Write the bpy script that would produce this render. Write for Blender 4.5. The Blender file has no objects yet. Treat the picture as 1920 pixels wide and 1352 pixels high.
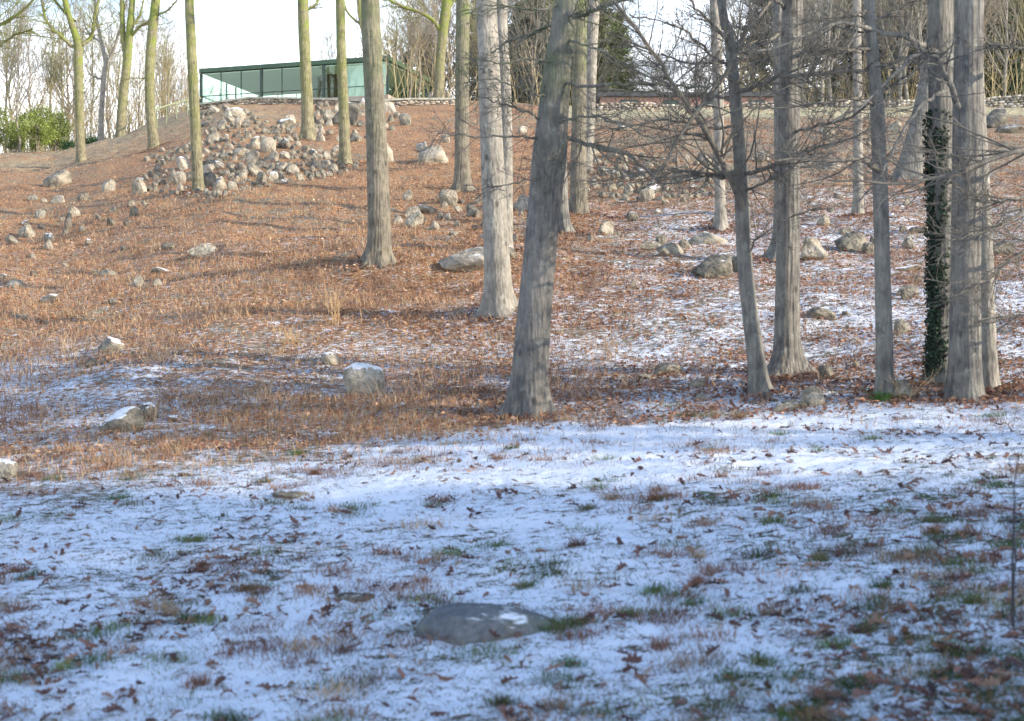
import bpy, math, random
import numpy as np
from mathutils import Vector
R = math.radians
SC = bpy.context.scene
COL = SC.collection
rng = np.random.default_rng(11)
random.seed(5)
F, U0, V0 = 2600.0, 960.0, 676.0        # focal length and centre in pixels of the 1920 wide photograph

# ------------------------------------------------------------------ camera, sky, sun, exposure
cam = bpy.data.cameras.new('camera')
cam.sensor_width = 36; cam.lens = 36 * F / 1920
cam.clip_start = 0.2; cam.clip_end = 3000
cam.dof.use_dof = True; cam.dof.focus_distance = 34; cam.dof.aperture_fstop = 2.8
camo = bpy.data.objects.new('camera', cam); COL.objects.link(camo)
camo.location = (0, 0, 0); camo.rotation_euler = (R(90), 0, 0)
SC.camera = camo
SUN_AZ = Vector((0.93, -0.36)); SUN_EL = 21.0
w = bpy.data.worlds.new('World'); SC.world = w; w.use_nodes = True
nt = w.node_tree; nt.nodes.clear()
o_ = nt.nodes.new('ShaderNodeOutputWorld'); b_ = nt.nodes.new('ShaderNodeBackground')
sk = nt.nodes.new('ShaderNodeTexSky'); sk.sky_type = 'NISHITA'; sk.sun_disc = False
sk.sun_elevation = R(SUN_EL); sk.sun_rotation = math.atan2(SUN_AZ.x, SUN_AZ.y)
sk.air_density = 1.0; sk.dust_density = 0.6; sk.ozone_density = 1.6
tc = nt.nodes.new('ShaderNodeTexCoord'); mp = nt.nodes.new('ShaderNodeMapping'); mp.inputs['Scale'].default_value = (1, 1, 3.2)
nz = nt.nodes.new('ShaderNodeTexNoise'); nz.inputs['Scale'].default_value = 2.6; nz.inputs['Detail'].default_value = 7; nz.inputs['Roughness'].default_value = .6
cr = nt.nodes.new('ShaderNodeValToRGB'); cr.color_ramp.elements[0].position = .42; cr.color_ramp.elements[1].position = .62
mx = nt.nodes.new('ShaderNodeMixRGB'); mx.inputs['Color2'].default_value = (8.6, 9.0, 9.6, 1)
L = nt.links.new
L(tc.outputs['Generated'], mp.inputs['Vector']); L(mp.outputs[0], nz.inputs['Vector']); L(nz.outputs['Fac'], cr.inputs['Fac'])
sp_ = nt.nodes.new('ShaderNodeSeparateXYZ'); L(tc.outputs['Generated'], sp_.inputs[0])
lo = nt.nodes.new('ShaderNodeMapRange'); lo.inputs[1].default_value = .10; lo.inputs[2].default_value = .34; lo.inputs[3].default_value = .95; lo.inputs[4].default_value = -.25; lo.clamp = False; L(sp_.outputs['Z'], lo.inputs[0])
ad_ = nt.nodes.new('ShaderNodeMath'); ad_.use_clamp = True; ad_.operation = 'MULTIPLY_ADD'; ad_.inputs[1].default_value = .45; L(cr.outputs['Color'], ad_.inputs[0]); L(lo.outputs[0], ad_.inputs[2]); L(ad_.outputs[0], mx.inputs['Fac']);
nz2 = nt.nodes.new('ShaderNodeTexNoise'); nz2.inputs['Scale'].default_value = 7; nz2.inputs['Detail'].default_value = 8; L(mp.outputs[0], nz2.inputs['Vector'])
cc_ = nt.nodes.new('ShaderNodeValToRGB'); cc_.color_ramp.elements[0].position = .36; cc_.color_ramp.elements[0].color = (.25, .27, .32, 1); cc_.color_ramp.elements[1].position = .50; cc_.color_ramp.elements[1].color = (.92, .92, .93, 1); L(nz2.outputs['Fac'], cc_.inputs['Fac'])
sc_ = nt.nodes.new('ShaderNodeVectorMath'); sc_.operation = 'SCALE'; sc_.inputs['Scale'].default_value = 8.6; L(cc_.outputs[0], sc_.inputs[0]); L(sc_.outputs[0], mx.inputs['Color2']); L(sk.outputs[0], mx.inputs['Color1']); L(mx.outputs[0], b_.inputs['Color'])
b_.inputs['Strength'].default_value = 0.15; L(b_.outputs[0], o_.inputs['Surface'])
sl = bpy.data.lights.new('sun', 'SUN'); sl.energy = 2.8; sl.angle = R(0.6); sl.color = (1, .87, .70)
so = bpy.data.objects.new('sun', sl); COL.objects.link(so)
sd = Vector((SUN_AZ.x * math.cos(R(SUN_EL)), SUN_AZ.y * math.cos(R(SUN_EL)), math.sin(R(SUN_EL))))
so.rotation_euler = sd.to_track_quat('Z', 'Y').to_euler()
SC.view_settings.view_transform = 'Standard'; SC.view_settings.look = 'None'; SC.view_settings.exposure = 1.42; SC.view_settings.gamma = 1
SC.cycles.max_bounces = 6; SC.cycles.transparent_max_bounces = 12; SC.cycles.diffuse_bounces = 4

# ------------------------------------------------------------------ noise
def _h(ix, iy, iz, s):
    n = (ix.astype(np.int64) * 374761393 + iy.astype(np.int64) * 668265263 + iz.astype(np.int64) * 2147483647 + s * 1274126177) & 0xffffffff
    n = ((n ^ (n >> 13)) * 1274126177) & 0xffffffff
    n = ((n ^ (n >> 16)) * 2246822519) & 0xffffffff
    return ((n ^ (n >> 15)) & 0xffffff) / float(0xffffff)
def vn(x, y, z=None, s=0):
    x = np.asarray(x, float); y = np.asarray(y, float); z = np.zeros_like(x) if z is None else np.asarray(z, float)
    ix, iy, iz = np.floor(x), np.floor(y), np.floor(z); fx, fy, fz = x - ix, y - iy, z - iz
    fx = fx * fx * (3 - 2 * fx); fy = fy * fy * (3 - 2 * fy); fz = fz * fz * (3 - 2 * fz)
    def pl(k):
        a = _h(ix, iy, iz + k, s); b = _h(ix + 1, iy, iz + k, s); c = _h(ix, iy + 1, iz + k, s); d = _h(ix + 1, iy + 1, iz + k, s)
        return (a + (b - a) * fx) * (1 - fy) + (c + (d - c) * fx) * fy
    return pl(0) * (1 - fz) + pl(1) * fz
def fbm(x, y, z=None, s=0, o=4):
    t = 0; a = .5; f = 1
    for i in range(o):
        t = t + a * vn(np.asarray(x) * f, np.asarray(y) * f, None if z is None else np.asarray(z) * f, s + i * 17); a *= .5; f *= 2.03
    return t / (1 - .5 ** o)
def ss(a, b, x):
    t = np.clip((np.asarray(x, float) - a) / (b - a), 0, 1); return t * t * (3 - 2 * t)

# ------------------------------------------------------------------ terrain height
def zb(x, y):
    x = np.asarray(x, float); y = np.asarray(y, float)
    px = U0 + F * x / np.maximum(y, 15)
    yn = np.minimum(y, 17)
    z = -1.61 + np.where(yn > 6.2, .09 * (yn - 6.2), .05 * (yn - 6.2))
    z = z + .06 * np.clip(x, -9, 9) * np.exp(-np.maximum(y - 17, 0) / 22)
    s = np.interp(px, [-400, 100, 300, 420, 1100, 2400], [.185, .19, .213, .23, .23, .235])
    d = y - 17; sp = np.where(d > 6, d, np.log1p(np.exp(np.clip(d, -20, 6) * 2.2)) / 2.2)
    z = z + s * sp
    kn = .42 * np.exp(-((x + 2.6) ** 2 / 9 + (y - 28.5) ** 2 / 8)) + .25 * np.exp(-((x - 6.8) ** 2 / 3 + (y - 19) ** 2 / 2))
    z = z + kn + .10 * np.exp(-((x - .22) ** 2 / .30 + (y - 8.95) ** 2 / .10))
    zp = np.interp(px, [-500, 0, 150, 210, 300, 377, 850, 970, 1110, 1500, 2400], [14.6, 15, 15.2, 15.8, 18.0, 20.6, 21.1, 19.6, 16.9, 17.0, 17.2])
    far = np.maximum(y - 125, 0)
    zp = zp - .05 * far * (1 - ss(1150, 1450, px)) + .16 * np.maximum(y - 104, 0) * ss(1150, 1600, px) * (y < 260) + .16 * 156 * ss(1150, 1600, px) * (y >= 260)
    zp = zp + .15 * np.clip(y - 101, 0, 26) * (1 - ss(300, 380, px))
    k = .7; h = np.clip(.5 + .5 * (zp - z) / k, 0, 1)
    z = zp * (1 - h) + z * h - k * h * (1 - h)
    return z
def H(x, y):
    x = np.asarray(x, float); y = np.asarray(y, float)
    a = ss(17, 26, y)
    return zb(x, y) + (fbm(x * .35, y * .35, s=3) - .5) * (.10 + .38 * a) + (fbm(x * 1.6, y * 1.6, s=9) - .5) * (.07 + .08 * a) + (fbm(x * 7, y * 7, s=5, o=3) - .5) * .035
def Hs(x, y): return float(H(np.array([x]), np.array([y]))[0])
YS = np.concatenate([np.linspace(4, 30, 700), np.linspace(30, 130, 900)])
def GY(px, py):                       # distance of the ground seen at a pixel
    x = (px - U0) / F * YS; row = V0 - F * H(x, YS) / YS
    i = np.where(row <= py)[0]
    return float(YS[i[0]]) if len(i) else float(YS[np.argmin(row)])
def W3(px, py, Y): return np.array([(px - U0) / F * Y, Y, (V0 - py) / F * Y])

# ------------------------------------------------------------------ objects
def tag(o, label=None, cat=None, group=None, kind=None):
    if label: o['label'] = label
    if cat: o['category'] = cat
    if group: o['group'] = group
    if kind: o['kind'] = kind
    return o
def empty(name, loc, label, cat, group=None):
    o = bpy.data.objects.new(name, None); COL.objects.link(o); o.location = loc; o.empty_display_size = .2
    return tag(o, label, cat, group)
def mesh(name, V, Fc, mat, parent=None, smooth=True, attrs=None, org=None):
    V = np.asarray(V, np.float32)
    if org is not None: V = V - np.asarray(org, np.float32)
    me = bpy.data.meshes.new(name)
    if isinstance(Fc, np.ndarray):
        nf, k = Fc.shape
        me.vertices.add(len(V)); me.vertices.foreach_set('co', V.ravel())
        me.loops.add(nf * k); me.loops.foreach_set('vertex_index', Fc.astype(np.int32).ravel())
        me.polygons.add(nf); me.polygons.foreach_set('loop_start', np.arange(0, nf * k, k, dtype=np.int32))
        me.update(calc_edges=True)
    else:
        me.from_pydata([tuple(map(float, v)) for v in V], [], Fc); me.update()
    me.polygons.foreach_set('use_smooth', np.full(len(me.polygons), smooth))
    for k_, a in (attrs or {}).items():
        a = np.asarray(a, np.float32)
        if a.ndim == 1: at = me.attributes.new(k_, 'FLOAT', 'POINT'); at.data.foreach_set('value', a)
        else:
            at = me.attributes.new(k_, 'FLOAT_COLOR', 'POINT'); at.data.foreach_set('color', np.c_[a, np.ones(len(a))].astype(np.float32).ravel())
    for m in (mat if isinstance(mat, (list, tuple)) else [mat]): me.materials.append(m)
    o = bpy.data.objects.new(name, me); COL.objects.link(o)
    if parent is not None: o.parent = parent
    elif org is not None: o.location = org
    return o

# ------------------------------------------------------------------ materials
def newmat(name):
    m = bpy.data.materials.new(name); m.use_nodes = True
    n = m.node_tree.nodes; p = n['Principled BSDF']; return m, n, m.node_tree.links.new, p
def N(n, t, **kw):
    x = n.new(t)
    for k, v in kw.items():
        if k in x.inputs: x.inputs[k].default_value = v
        else: setattr(x, k, v)
    return x
def ramp(n, stops):
    r = n.new('ShaderNodeValToRGB'); e = r.color_ramp.elements
    while len(e) > 1: e.remove(e[-1])
    e[0].position = stops[0][0]; e[0].color = (*stops[0][1], 1)
    for p, c in stops[1:]: q = e.new(p); q.color = (*c, 1)
    return r
def bark(name, dark, light, moss=(.10, .12, .04), haze_z=(99, 100), haze_max=.8, rough=1.0, vs=.10):  # yellow-green haze tint painted into the bark colour, growing with height
    light = (light[0] * .88, light[1] * .87, light[2] * .85); dark = tuple(q * .8 for q in dark)
    m, n, l, p = newmat(name)
    t = n.new('ShaderNodeTexCoord'); mp = n.new('ShaderNodeMapping'); mp.inputs['Scale'].default_value = (1, 1, vs)
    a = N(n, 'ShaderNodeTexNoise', Scale=34.0, Detail=6.0, Roughness=.65); l(t.outputs['Object'], mp.inputs['Vector']); l(mp.outputs[0], a.inputs['Vector'])
    b = N(n, 'ShaderNodeTexNoise', Scale=3.5, Detail=4.0); l(t.outputs['Object'], b.inputs['Vector'])
    mp2 = n.new('ShaderNodeMapping'); mp2.inputs['Scale'].default_value = (1, 1, .35); l(t.outputs['Object'], mp2.inputs['Vector'])
    b2 = N(n, 'ShaderNodeTexNoise', Scale=16.0, Detail=7.0, Roughness=.7); l(mp2.outputs[0], b2.inputs['Vector'])
    md0 = n.new('ShaderNodeMath'); md0.operation = 'MULTIPLY_ADD'; md0.inputs[1].default_value = .45; l(b2.outputs['Fac'], md0.inputs[0])
    md1 = n.new('ShaderNodeMath'); md1.operation = 'MULTIPLY'; md1.inputs[1].default_value = .35; l(b.outputs['Fac'], md1.inputs[0]); l(md1.outputs[0], md0.inputs[2])
    md = n.new('ShaderNodeMath'); md.operation = 'ADD'; l(md0.outputs[0], md.inputs[0])
    mm = n.new('ShaderNodeMath'); mm.operation = 'MULTIPLY'; mm.inputs[1].default_value = .25; l(a.outputs['Fac'], mm.inputs[0]); l(mm.outputs[0], md.inputs[1])
    r = ramp(n, [(.42, dark), (.53, tuple((x + y) / 2 for x, y in zip(dark, light))), (.64, light)]); l(md.outputs[0], r.inputs['Fac'])
    s = n.new('ShaderNodeSeparateXYZ'); l(t.outputs['Object'], s.inputs[0])
    mr = n.new('ShaderNodeMapRange'); mr.inputs[1].default_value = haze_z[0]; mr.inputs[2].default_value = haze_z[1]; mr.inputs[4].default_value = haze_max; l(s.outputs['Z'], mr.inputs[0])
    c = N(n, 'ShaderNodeTexNoise', Scale=2.2, Detail=5.0); l(t.outputs['Object'], c.inputs['Vector'])
    cr = n.new('ShaderNodeMapRange'); cr.inputs[1].default_value = .35; cr.inputs[2].default_value = .6; l(c.outputs['Fac'], cr.inputs[0])
    mu = n.new('ShaderNodeMath'); mu.operation = 'MULTIPLY'; l(mr.outputs[0], mu.inputs[0]); l(cr.outputs[0], mu.inputs[1])
    x = n.new('ShaderNodeMixRGB'); x.inputs['Color2'].default_value = (*moss, 1); l(mu.outputs[0], x.inputs['Fac']); l(r.outputs[0], x.inputs['Color1'])
    mp3 = n.new('ShaderNodeMapping'); mp3.inputs['Scale'].default_value = (1.6, 1.6, 1.0); l(t.outputs['Object'], mp3.inputs['Vector'])
    vk = N(n, 'ShaderNodeTexVoronoi', Scale=2.1); l(mp3.outputs[0], vk.inputs['Vector']); kn = n.new('ShaderNodeMapRange'); kn.inputs[1].default_value = .07; kn.inputs[2].default_value = .15; kn.inputs[3].default_value = .75; kn.inputs[4].default_value = 0; l(vk.outputs['Distance'], kn.inputs[0])
    xk = n.new('ShaderNodeMixRGB'); xk.inputs['Color2'].default_value = (*[q * .45 for q in dark], 1); l(kn.outputs[0], xk.inputs['Fac']); l(x.outputs[0], xk.inputs['Color1'])
    lc = N(n, 'ShaderNodeTexNoise', Scale=6.5, Detail=8.0, Roughness=.75); l(t.outputs['Object'], lc.inputs['Vector']); lr = n.new('ShaderNodeMapRange'); lr.inputs[1].default_value = .56; lr.inputs[2].default_value = .66; lr.inputs[4].default_value = .55; l(lc.outputs['Fac'], lr.inputs[0])
    x = n.new('ShaderNodeMixRGB'); x.inputs['Color2'].default_value = (*[min(.6, q * 1.25 + .03) for q in (light[0] * .9, light[1] * 1.02, light[2])], 1); l(lr.outputs[0], x.inputs['Fac']); l(xk.outputs[0], x.inputs['Color1'])
    l(x.outputs[0], p.inputs['Base Color']); p.inputs['Roughness'].default_value = .92
    v = N(n, 'ShaderNodeTexVoronoi', Scale=22.0); l(mp.outputs[0], v.inputs['Vector'])
    ad = n.new('ShaderNodeMath'); ad.operation = 'ADD'; l(b2.outputs['Fac'], ad.inputs[0]); l(v.outputs['Distance'], ad.inputs[1])
    bp = N(n, 'ShaderNodeBump', Strength=.6 * rough, Distance=.035); l(ad.outputs[0], bp.inputs['Height']); l(bp.outputs[0], p.inputs['Normal'])
    return m
def rockmat(name, snow):
    m, n, l, p = newmat(name)
    t = n.new('ShaderNodeTexCoord'); oi = n.new('ShaderNodeObjectInfo')
    a = N(n, 'ShaderNodeTexNoise', Scale=1.6, Detail=8.0, Roughness=.62); l(t.outputs['Object'], a.inputs['Vector'])
    r = ramp(n, [(.28, (.06, .058, .052)), (.44, (.17, .155, .125)), (.58, (.31, .27, .205)), (.74, (.45, .41, .335))])
    ad = n.new('ShaderNodeMath'); ad.operation = 'MULTIPLY_ADD'; ad.inputs[1].default_value = .26; l(oi.outputs['Random'], ad.inputs[0]); 
    sb = n.new('ShaderNodeMath'); sb.operation = 'SUBTRACT'; sb.inputs[1].default_value = .09; l(a.outputs['Fac'], sb.inputs[0]); l(sb.outputs[0], ad.inputs[2]); l(ad.outputs[0], r.inputs['Fac'])
    b = N(n, 'ShaderNodeTexNoise', Scale=5.0, Detail=6.0); l(t.outputs['Object'], b.inputs['Vector'])
    g = n.new('ShaderNodeMapRange'); g.inputs[1].default_value = .55; g.inputs[2].default_value = .68; g.inputs[4].default_value = .7; l(b.outputs['Fac'], g.inputs[0])
    x = n.new('ShaderNodeMixRGB'); x.inputs['Color2'].default_value = (.13, .15, .10, 1); l(g.outputs[0], x.inputs['Fac']); l(r.outputs[0], x.inputs['Color1'])
    ge = n.new('ShaderNodeNewGeometry'); s = n.new('ShaderNodeSeparateXYZ'); l(ge.outputs['Normal'], s.inputs[0])
    gr_ = N(n, 'ShaderNodeTexNoise', Scale=28.0, Detail=6.0, Roughness=.8); l(t.outputs['Object'], gr_.inputs['Vector']); gm = n.new('ShaderNodeMapRange'); gm.inputs[1].default_value = .3; gm.inputs[2].default_value = .7; gm.inputs[3].default_value = .55; gm.inputs[4].default_value = 1.4; l(gr_.outputs['Fac'], gm.inputs[0])
    gx_ = n.new('ShaderNodeVectorMath'); gx_.operation = 'SCALE'; l(x.outputs[0], gx_.inputs[0]); l(gm.outputs[0], gx_.inputs['Scale'])
    c = N(n, 'ShaderNodeTexNoise', Scale=2.3, Detail=7.0); l(t.outputs['Object'], c.inputs['Vector'])
    q = n.new('ShaderNodeMath'); q.operation = 'MULTIPLY_ADD'; q.inputs[1].default_value = .9; l(c.outputs['Fac'], q.inputs[0]); l(s.outputs['Z'], q.inputs[2])
    th = {0: 1.42, 1: 1.18, 2: .98}[snow]
    k = n.new('ShaderNodeMapRange'); k.inputs[1].default_value = th; k.inputs[2].default_value = th + .06; l(q.outputs[0], k.inputs[0])
    y = n.new('ShaderNodeMixRGB'); y.inputs['Color2'].default_value = (.82, .83, .85, 1); l(k.outputs[0], y.inputs['Fac']); l(gx_.outputs[0], y.inputs['Color1'])
    l(y.outputs[0], p.inputs['Base Color']); p.inputs['Roughness'].default_value = .9
    bp = N(n, 'ShaderNodeBump', Strength=.9, Distance=.08); l(b.outputs['Fac'], bp.inputs['Height']); l(bp.outputs[0], p.inputs['Normal'])
    return m
def plain(name, col, rough=.8, var=.25, sc=6.0, metal=0):
    m, n, l, p = newmat(name)
    t = n.new('ShaderNodeTexCoord'); a = N(n, 'ShaderNodeTexNoise', Scale=sc, Detail=5.0); l(t.outputs['Object'], a.inputs['Vector'])
    r = ramp(n, [(.3, tuple(c * (1 - var) for c in col)), (.7, tuple(min(1, c * (1 + var)) for c in col))]); l(a.outputs['Fac'], r.inputs['Fac']); l(r.outputs[0], p.inputs['Base Color'])
    p.inputs['Roughness'].default_value = rough; p.inputs['Metallic'].default_value = metal
    return m
def vcol(name, rough=.85, trans=0.0):
    m, n, l, p = newmat(name)
    a = n.new('ShaderNodeAttribute'); a.attribute_name = 'tint'; l(a.outputs['Color'], p.inputs['Base Color']); p.inputs['Roughness'].default_value = rough
    if trans:
        tr = n.new('ShaderNodeBsdfTranslucent'); l(a.outputs['Color'], tr.inputs['Color'])
        ms = n.new('ShaderNodeMixShader'); ms.inputs[0].default_value = trans
        out = n['Material Output']; l(p.outputs[0], ms.inputs[1]); l(tr.outputs[0], ms.inputs[2]); l(ms.outputs[0], out.inputs['Surface'])
    return m
M_leaf = vcol('leaf_litter', .8, .15); M_blade = vcol('grass_blades', .85, .25)
B_grey = bark('bark_grey', (.10, .10, .095), (.28, .27, .235))
B_greyu = bark('bark_grey_mossy_top', (.09, .083, .068), (.28, .25, .19), (.13, .17, .05), (2.0, 5.5), .75)  # upper part carries the painted green haze tint
B_olive = bark('bark_olive', (.11, .10, .06), (.33, .30, .19), (.17, .21, .035), (.8, 6), .95)  # olive hue and greener top stand for the yellow-green haze
B_pale = bark('bark_pale', (.16, .15, .13), (.40, .375, .32), rough=.7, vs=.3)
B_dark = bark('bark_brown_grey', (.085, .083, .08), (.26, .245, .215), (.12, .15, .06), (2.5, 4.5), .6, 1.3)
B_rough = bark('bark_furrowed', (.085, .083, .08), (.30, .285, .25), rough=1.6, vs=.06)
B_twig = bark('bark_branch', (.09, .083, .075), (.25, .225, .18), rough=.5)
B_far = bark('bark_far', (.18, .165, .10), (.42, .385, .25), (.32, .33, .10), (2, 12), .6)  # haze over the far trees painted into their bark, yellower upward
B_farb = bark('bark_far_brown', (.18, .15, .12), (.40, .345, .27))
RK = [rockmat('fieldstone_dry', 0), rockmat('fieldstone_dusted', 1), rockmat('fieldstone_snowy', 2)]

# ------------------------------------------------------------------ tubes and growth
def tube_arrays(P, Rd, sides):
    P = np.asarray(P, float); Rd = np.asarray(Rd, float); T, n, _ = P.shape
    tan = np.gradient(P, axis=1); tan /= np.linalg.norm(tan, axis=2, keepdims=True) + 1e-9
    ref = np.where(np.abs(tan[:, :1, 2:3]) > .9, np.array([[[1., 0, 0]]]), np.array([[[0, 0, 1.]]]))
    a = np.cross(tan, np.broadcast_to(ref, tan.shape)); a /= np.linalg.norm(a, axis=2, keepdims=True) + 1e-9
    b = np.cross(tan, a)
    th = np.arange(sides) * 2 * math.pi / sides
    V = P[:, :, None, :] + Rd[:, :, None, None] * (a[:, :, None, :] * np.cos(th)[None, None, :, None] + b[:, :, None, :] * np.sin(th)[None, None, :, None])
    i = np.arange(T)[:, None, None] * n * sides + np.arange(n - 1)[None, :, None] * sides; j = np.arange(sides)[None, None, :]; j2 = (j + 1) % sides
    Fq = np.stack([i + j, i + j2, i + sides + j2, i + sides + j], -1).reshape(-1, 4)
    return V.reshape(-1, 3), Fq
def join(parts):
    V, Fc, o = [], [], 0
    for v, f in parts:
        V.append(v); Fc.append(f + o); o += len(v)
    return np.concatenate(V), np.concatenate(Fc)
def grow(P, Rd, k, ratio, ang, up=0.1, n=5, t0=.25, wob=.18, rr=.55, g=None, flat=1.0):
    g = g or rng; T, m, _ = P.shape
    idx = np.repeat(np.arange(T), k); C = len(idx); t = t0 + (1 - t0) * g.random(C) ** .9
    s = t * (m - 1); i = np.minimum(s.astype(int), m - 2); f = (s - i)[:, None]
    A = P[idx, i]; B = P[idx, i + 1]; pos = A * (1 - f) + B * f; tan = B - A; tan /= np.linalg.norm(tan, axis=1, keepdims=True) + 1e-9
    r0 = (Rd[idx, i] * (1 - f[:, 0]) + Rd[idx, i + 1] * f[:, 0]) * rr
    Lp = np.linalg.norm(np.diff(P, axis=1), axis=2).sum(1)[idx]
    Ln = Lp * ratio * (.45 + .9 * g.random(C)) * (1.15 - .65 * t)
    rv = g.normal(size=(C, 3)); pr = np.cross(tan, rv); pr[:, 2] *= flat; pr /= np.linalg.norm(pr, axis=1, keepdims=True) + 1e-9
    a = ang * (.6 + .8 * g.random(C))[:, None]
    d = np.cos(a) * tan + np.sin(a) * pr; d[:, 2] += up
    pts = [pos]; st = (Ln / (n - 1))[:, None]
    for q in range(n - 1):
        d = d / (np.linalg.norm(d, axis=1, keepdims=True) + 1e-9); pts.append(pts[-1] + d * st)
        d = d + g.normal(size=(C, 3)) * wob; d[:, 2] += up * .35
    Q = np.stack(pts, 1); rad = r0[:, None] * np.linspace(1, .3, n)[None]
    return Q, rad
def spline(pts, n):
    pts = np.asarray(pts, float); m = len(pts)
    if m == 2: return pts[0] + (pts[1] - pts[0]) * np.linspace(0, 1, n)[:, None]
    P = np.vstack([2 * pts[0] - pts[1], pts, 2 * pts[-1] - pts[-2]])
    s = np.linspace(0, m - 1 - 1e-6, n); i = s.astype(int); t = (s - i)[:, None]
    a, b, c, d = P[i], P[i + 1], P[i + 2], P[i + 3]
    return .5 * (2 * b + (c - a) * t + (2 * a - 5 * b + 4 * c - d) * t ** 2 + (3 * b - a - 3 * c + d) * t ** 3)
def trunk_mesh(P4, sides, rings, flare, g, ridge=.05, lobes=5, seed=0, gz=None, side_root=None):
    """P4 rows: x y z radius from the foot upward; the first row is at ground level"""
    Q = spline(P4, rings); c = Q[:, :3]; r = np.maximum(Q[:, 3], .004)
    h = c[:, 2] - c[0, 2]
    th = np.arange(sides) * 2 * math.pi / sides
    Th, Hh = np.meshgrid(th, h)
    cx, sy = np.cos(Th), np.sin(Th)
    rr = r[:, None] * (1 + ridge * 2.2 * (fbm(cx * 2.5 + 9, sy * 2.5 + 9, Hh * .55, s=seed, o=4) - .5) + ridge * .7 * (vn(cx * 9 + 30, sy * 9 + 30, Hh * 1.2, s=seed + 5) - .5))
    fh = r[0] * 2.2
    lob = .5 + .5 * np.cos(Th * lobes + seed + .8 * np.sin(Th * 2 + seed)); lob = .12 + .88 * lob ** 1.6 * (.5 + 1.0 * vn(np.cos(Th) * 1.3 + 7, np.sin(Th) * 1.3 + 7, None, seed))
    rr = rr + r[0] * flare * (1.5 * np.exp(-np.maximum(Hh, 0) / (fh * .30)) * lob + .22 * np.exp(-np.maximum(Hh, 0) / (fh * 1.1)) * (.5 + .5 * lob))
    V = np.stack([c[:, 0:1] + rr * cx, c[:, 1:2] + rr * sy, np.broadcast_to(c[:, 2:3], rr.shape)], -1)
    # sink the foot ring into the ground
    if gz is not None:
        foot = V[0].copy(); gh = H(foot[:, 0], foot[:, 1]); k = np.clip(1 - h / (fh * 1.2), 0, 1)[:, None]
        V[:, :, 2] += (gh[None, :] - c[0, 2]) * k ** 1.5
        sk = V[0].copy(); sk[:, 2] -= .35; sk[:, :2] += (sk[:, :2] - c[0, :2]) * .12; V = np.concatenate([sk[None], V], 0)
    n = V.shape[0]
    i = np.arange(n - 1)[:, None] * sides; j = np.arange(sides)[None]; j2 = (j + 1) % sides
    Fq = np.stack([i + j, i + j2, i + sides + j2, i + sides + j], -1).reshape(-1, 4)
    return V.reshape(-1, 3), Fq, Q

LAND = []                                             # landmarks for the stones' labels
def limb_parts(pts3, r, twigs, g, flat=.6, up=.05, n=22, lv=(1.0, 1.0, 1.0)):
    P = spline(np.c_[pts3, r], n); P[1:-1, :3] += g.normal(size=(n - 2, 3)) * .010
    c = P[None, :, :3]; rd = P[None, :, 3]
    parts = [tube_arrays(c, rd, 8)]
    if twigs:
        a, ra = grow(c, np.maximum(rd, .006), max(2, int(twigs * 1.45 * lv[0])), .36, R(48), up, 8, .12, .10, .42, g, flat); ra = np.clip(ra, .0032, .02)
        parts.append(tube_arrays(a, ra, 4))
        b, rb = grow(a, ra, 4, .50, R(42), up, 5, .15, .12, .6, g, flat); rb = np.clip(rb, .0024, .01); parts.append(tube_arrays(b, rb, 3))
        c2, rc = grow(b, rb, 2, .55, R(40), up, 4, .2, .12, .7, g, flat); rc = np.clip(rc, .002, .006); parts.append(tube_arrays(c2, rc, 3))
    return join(parts)
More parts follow.
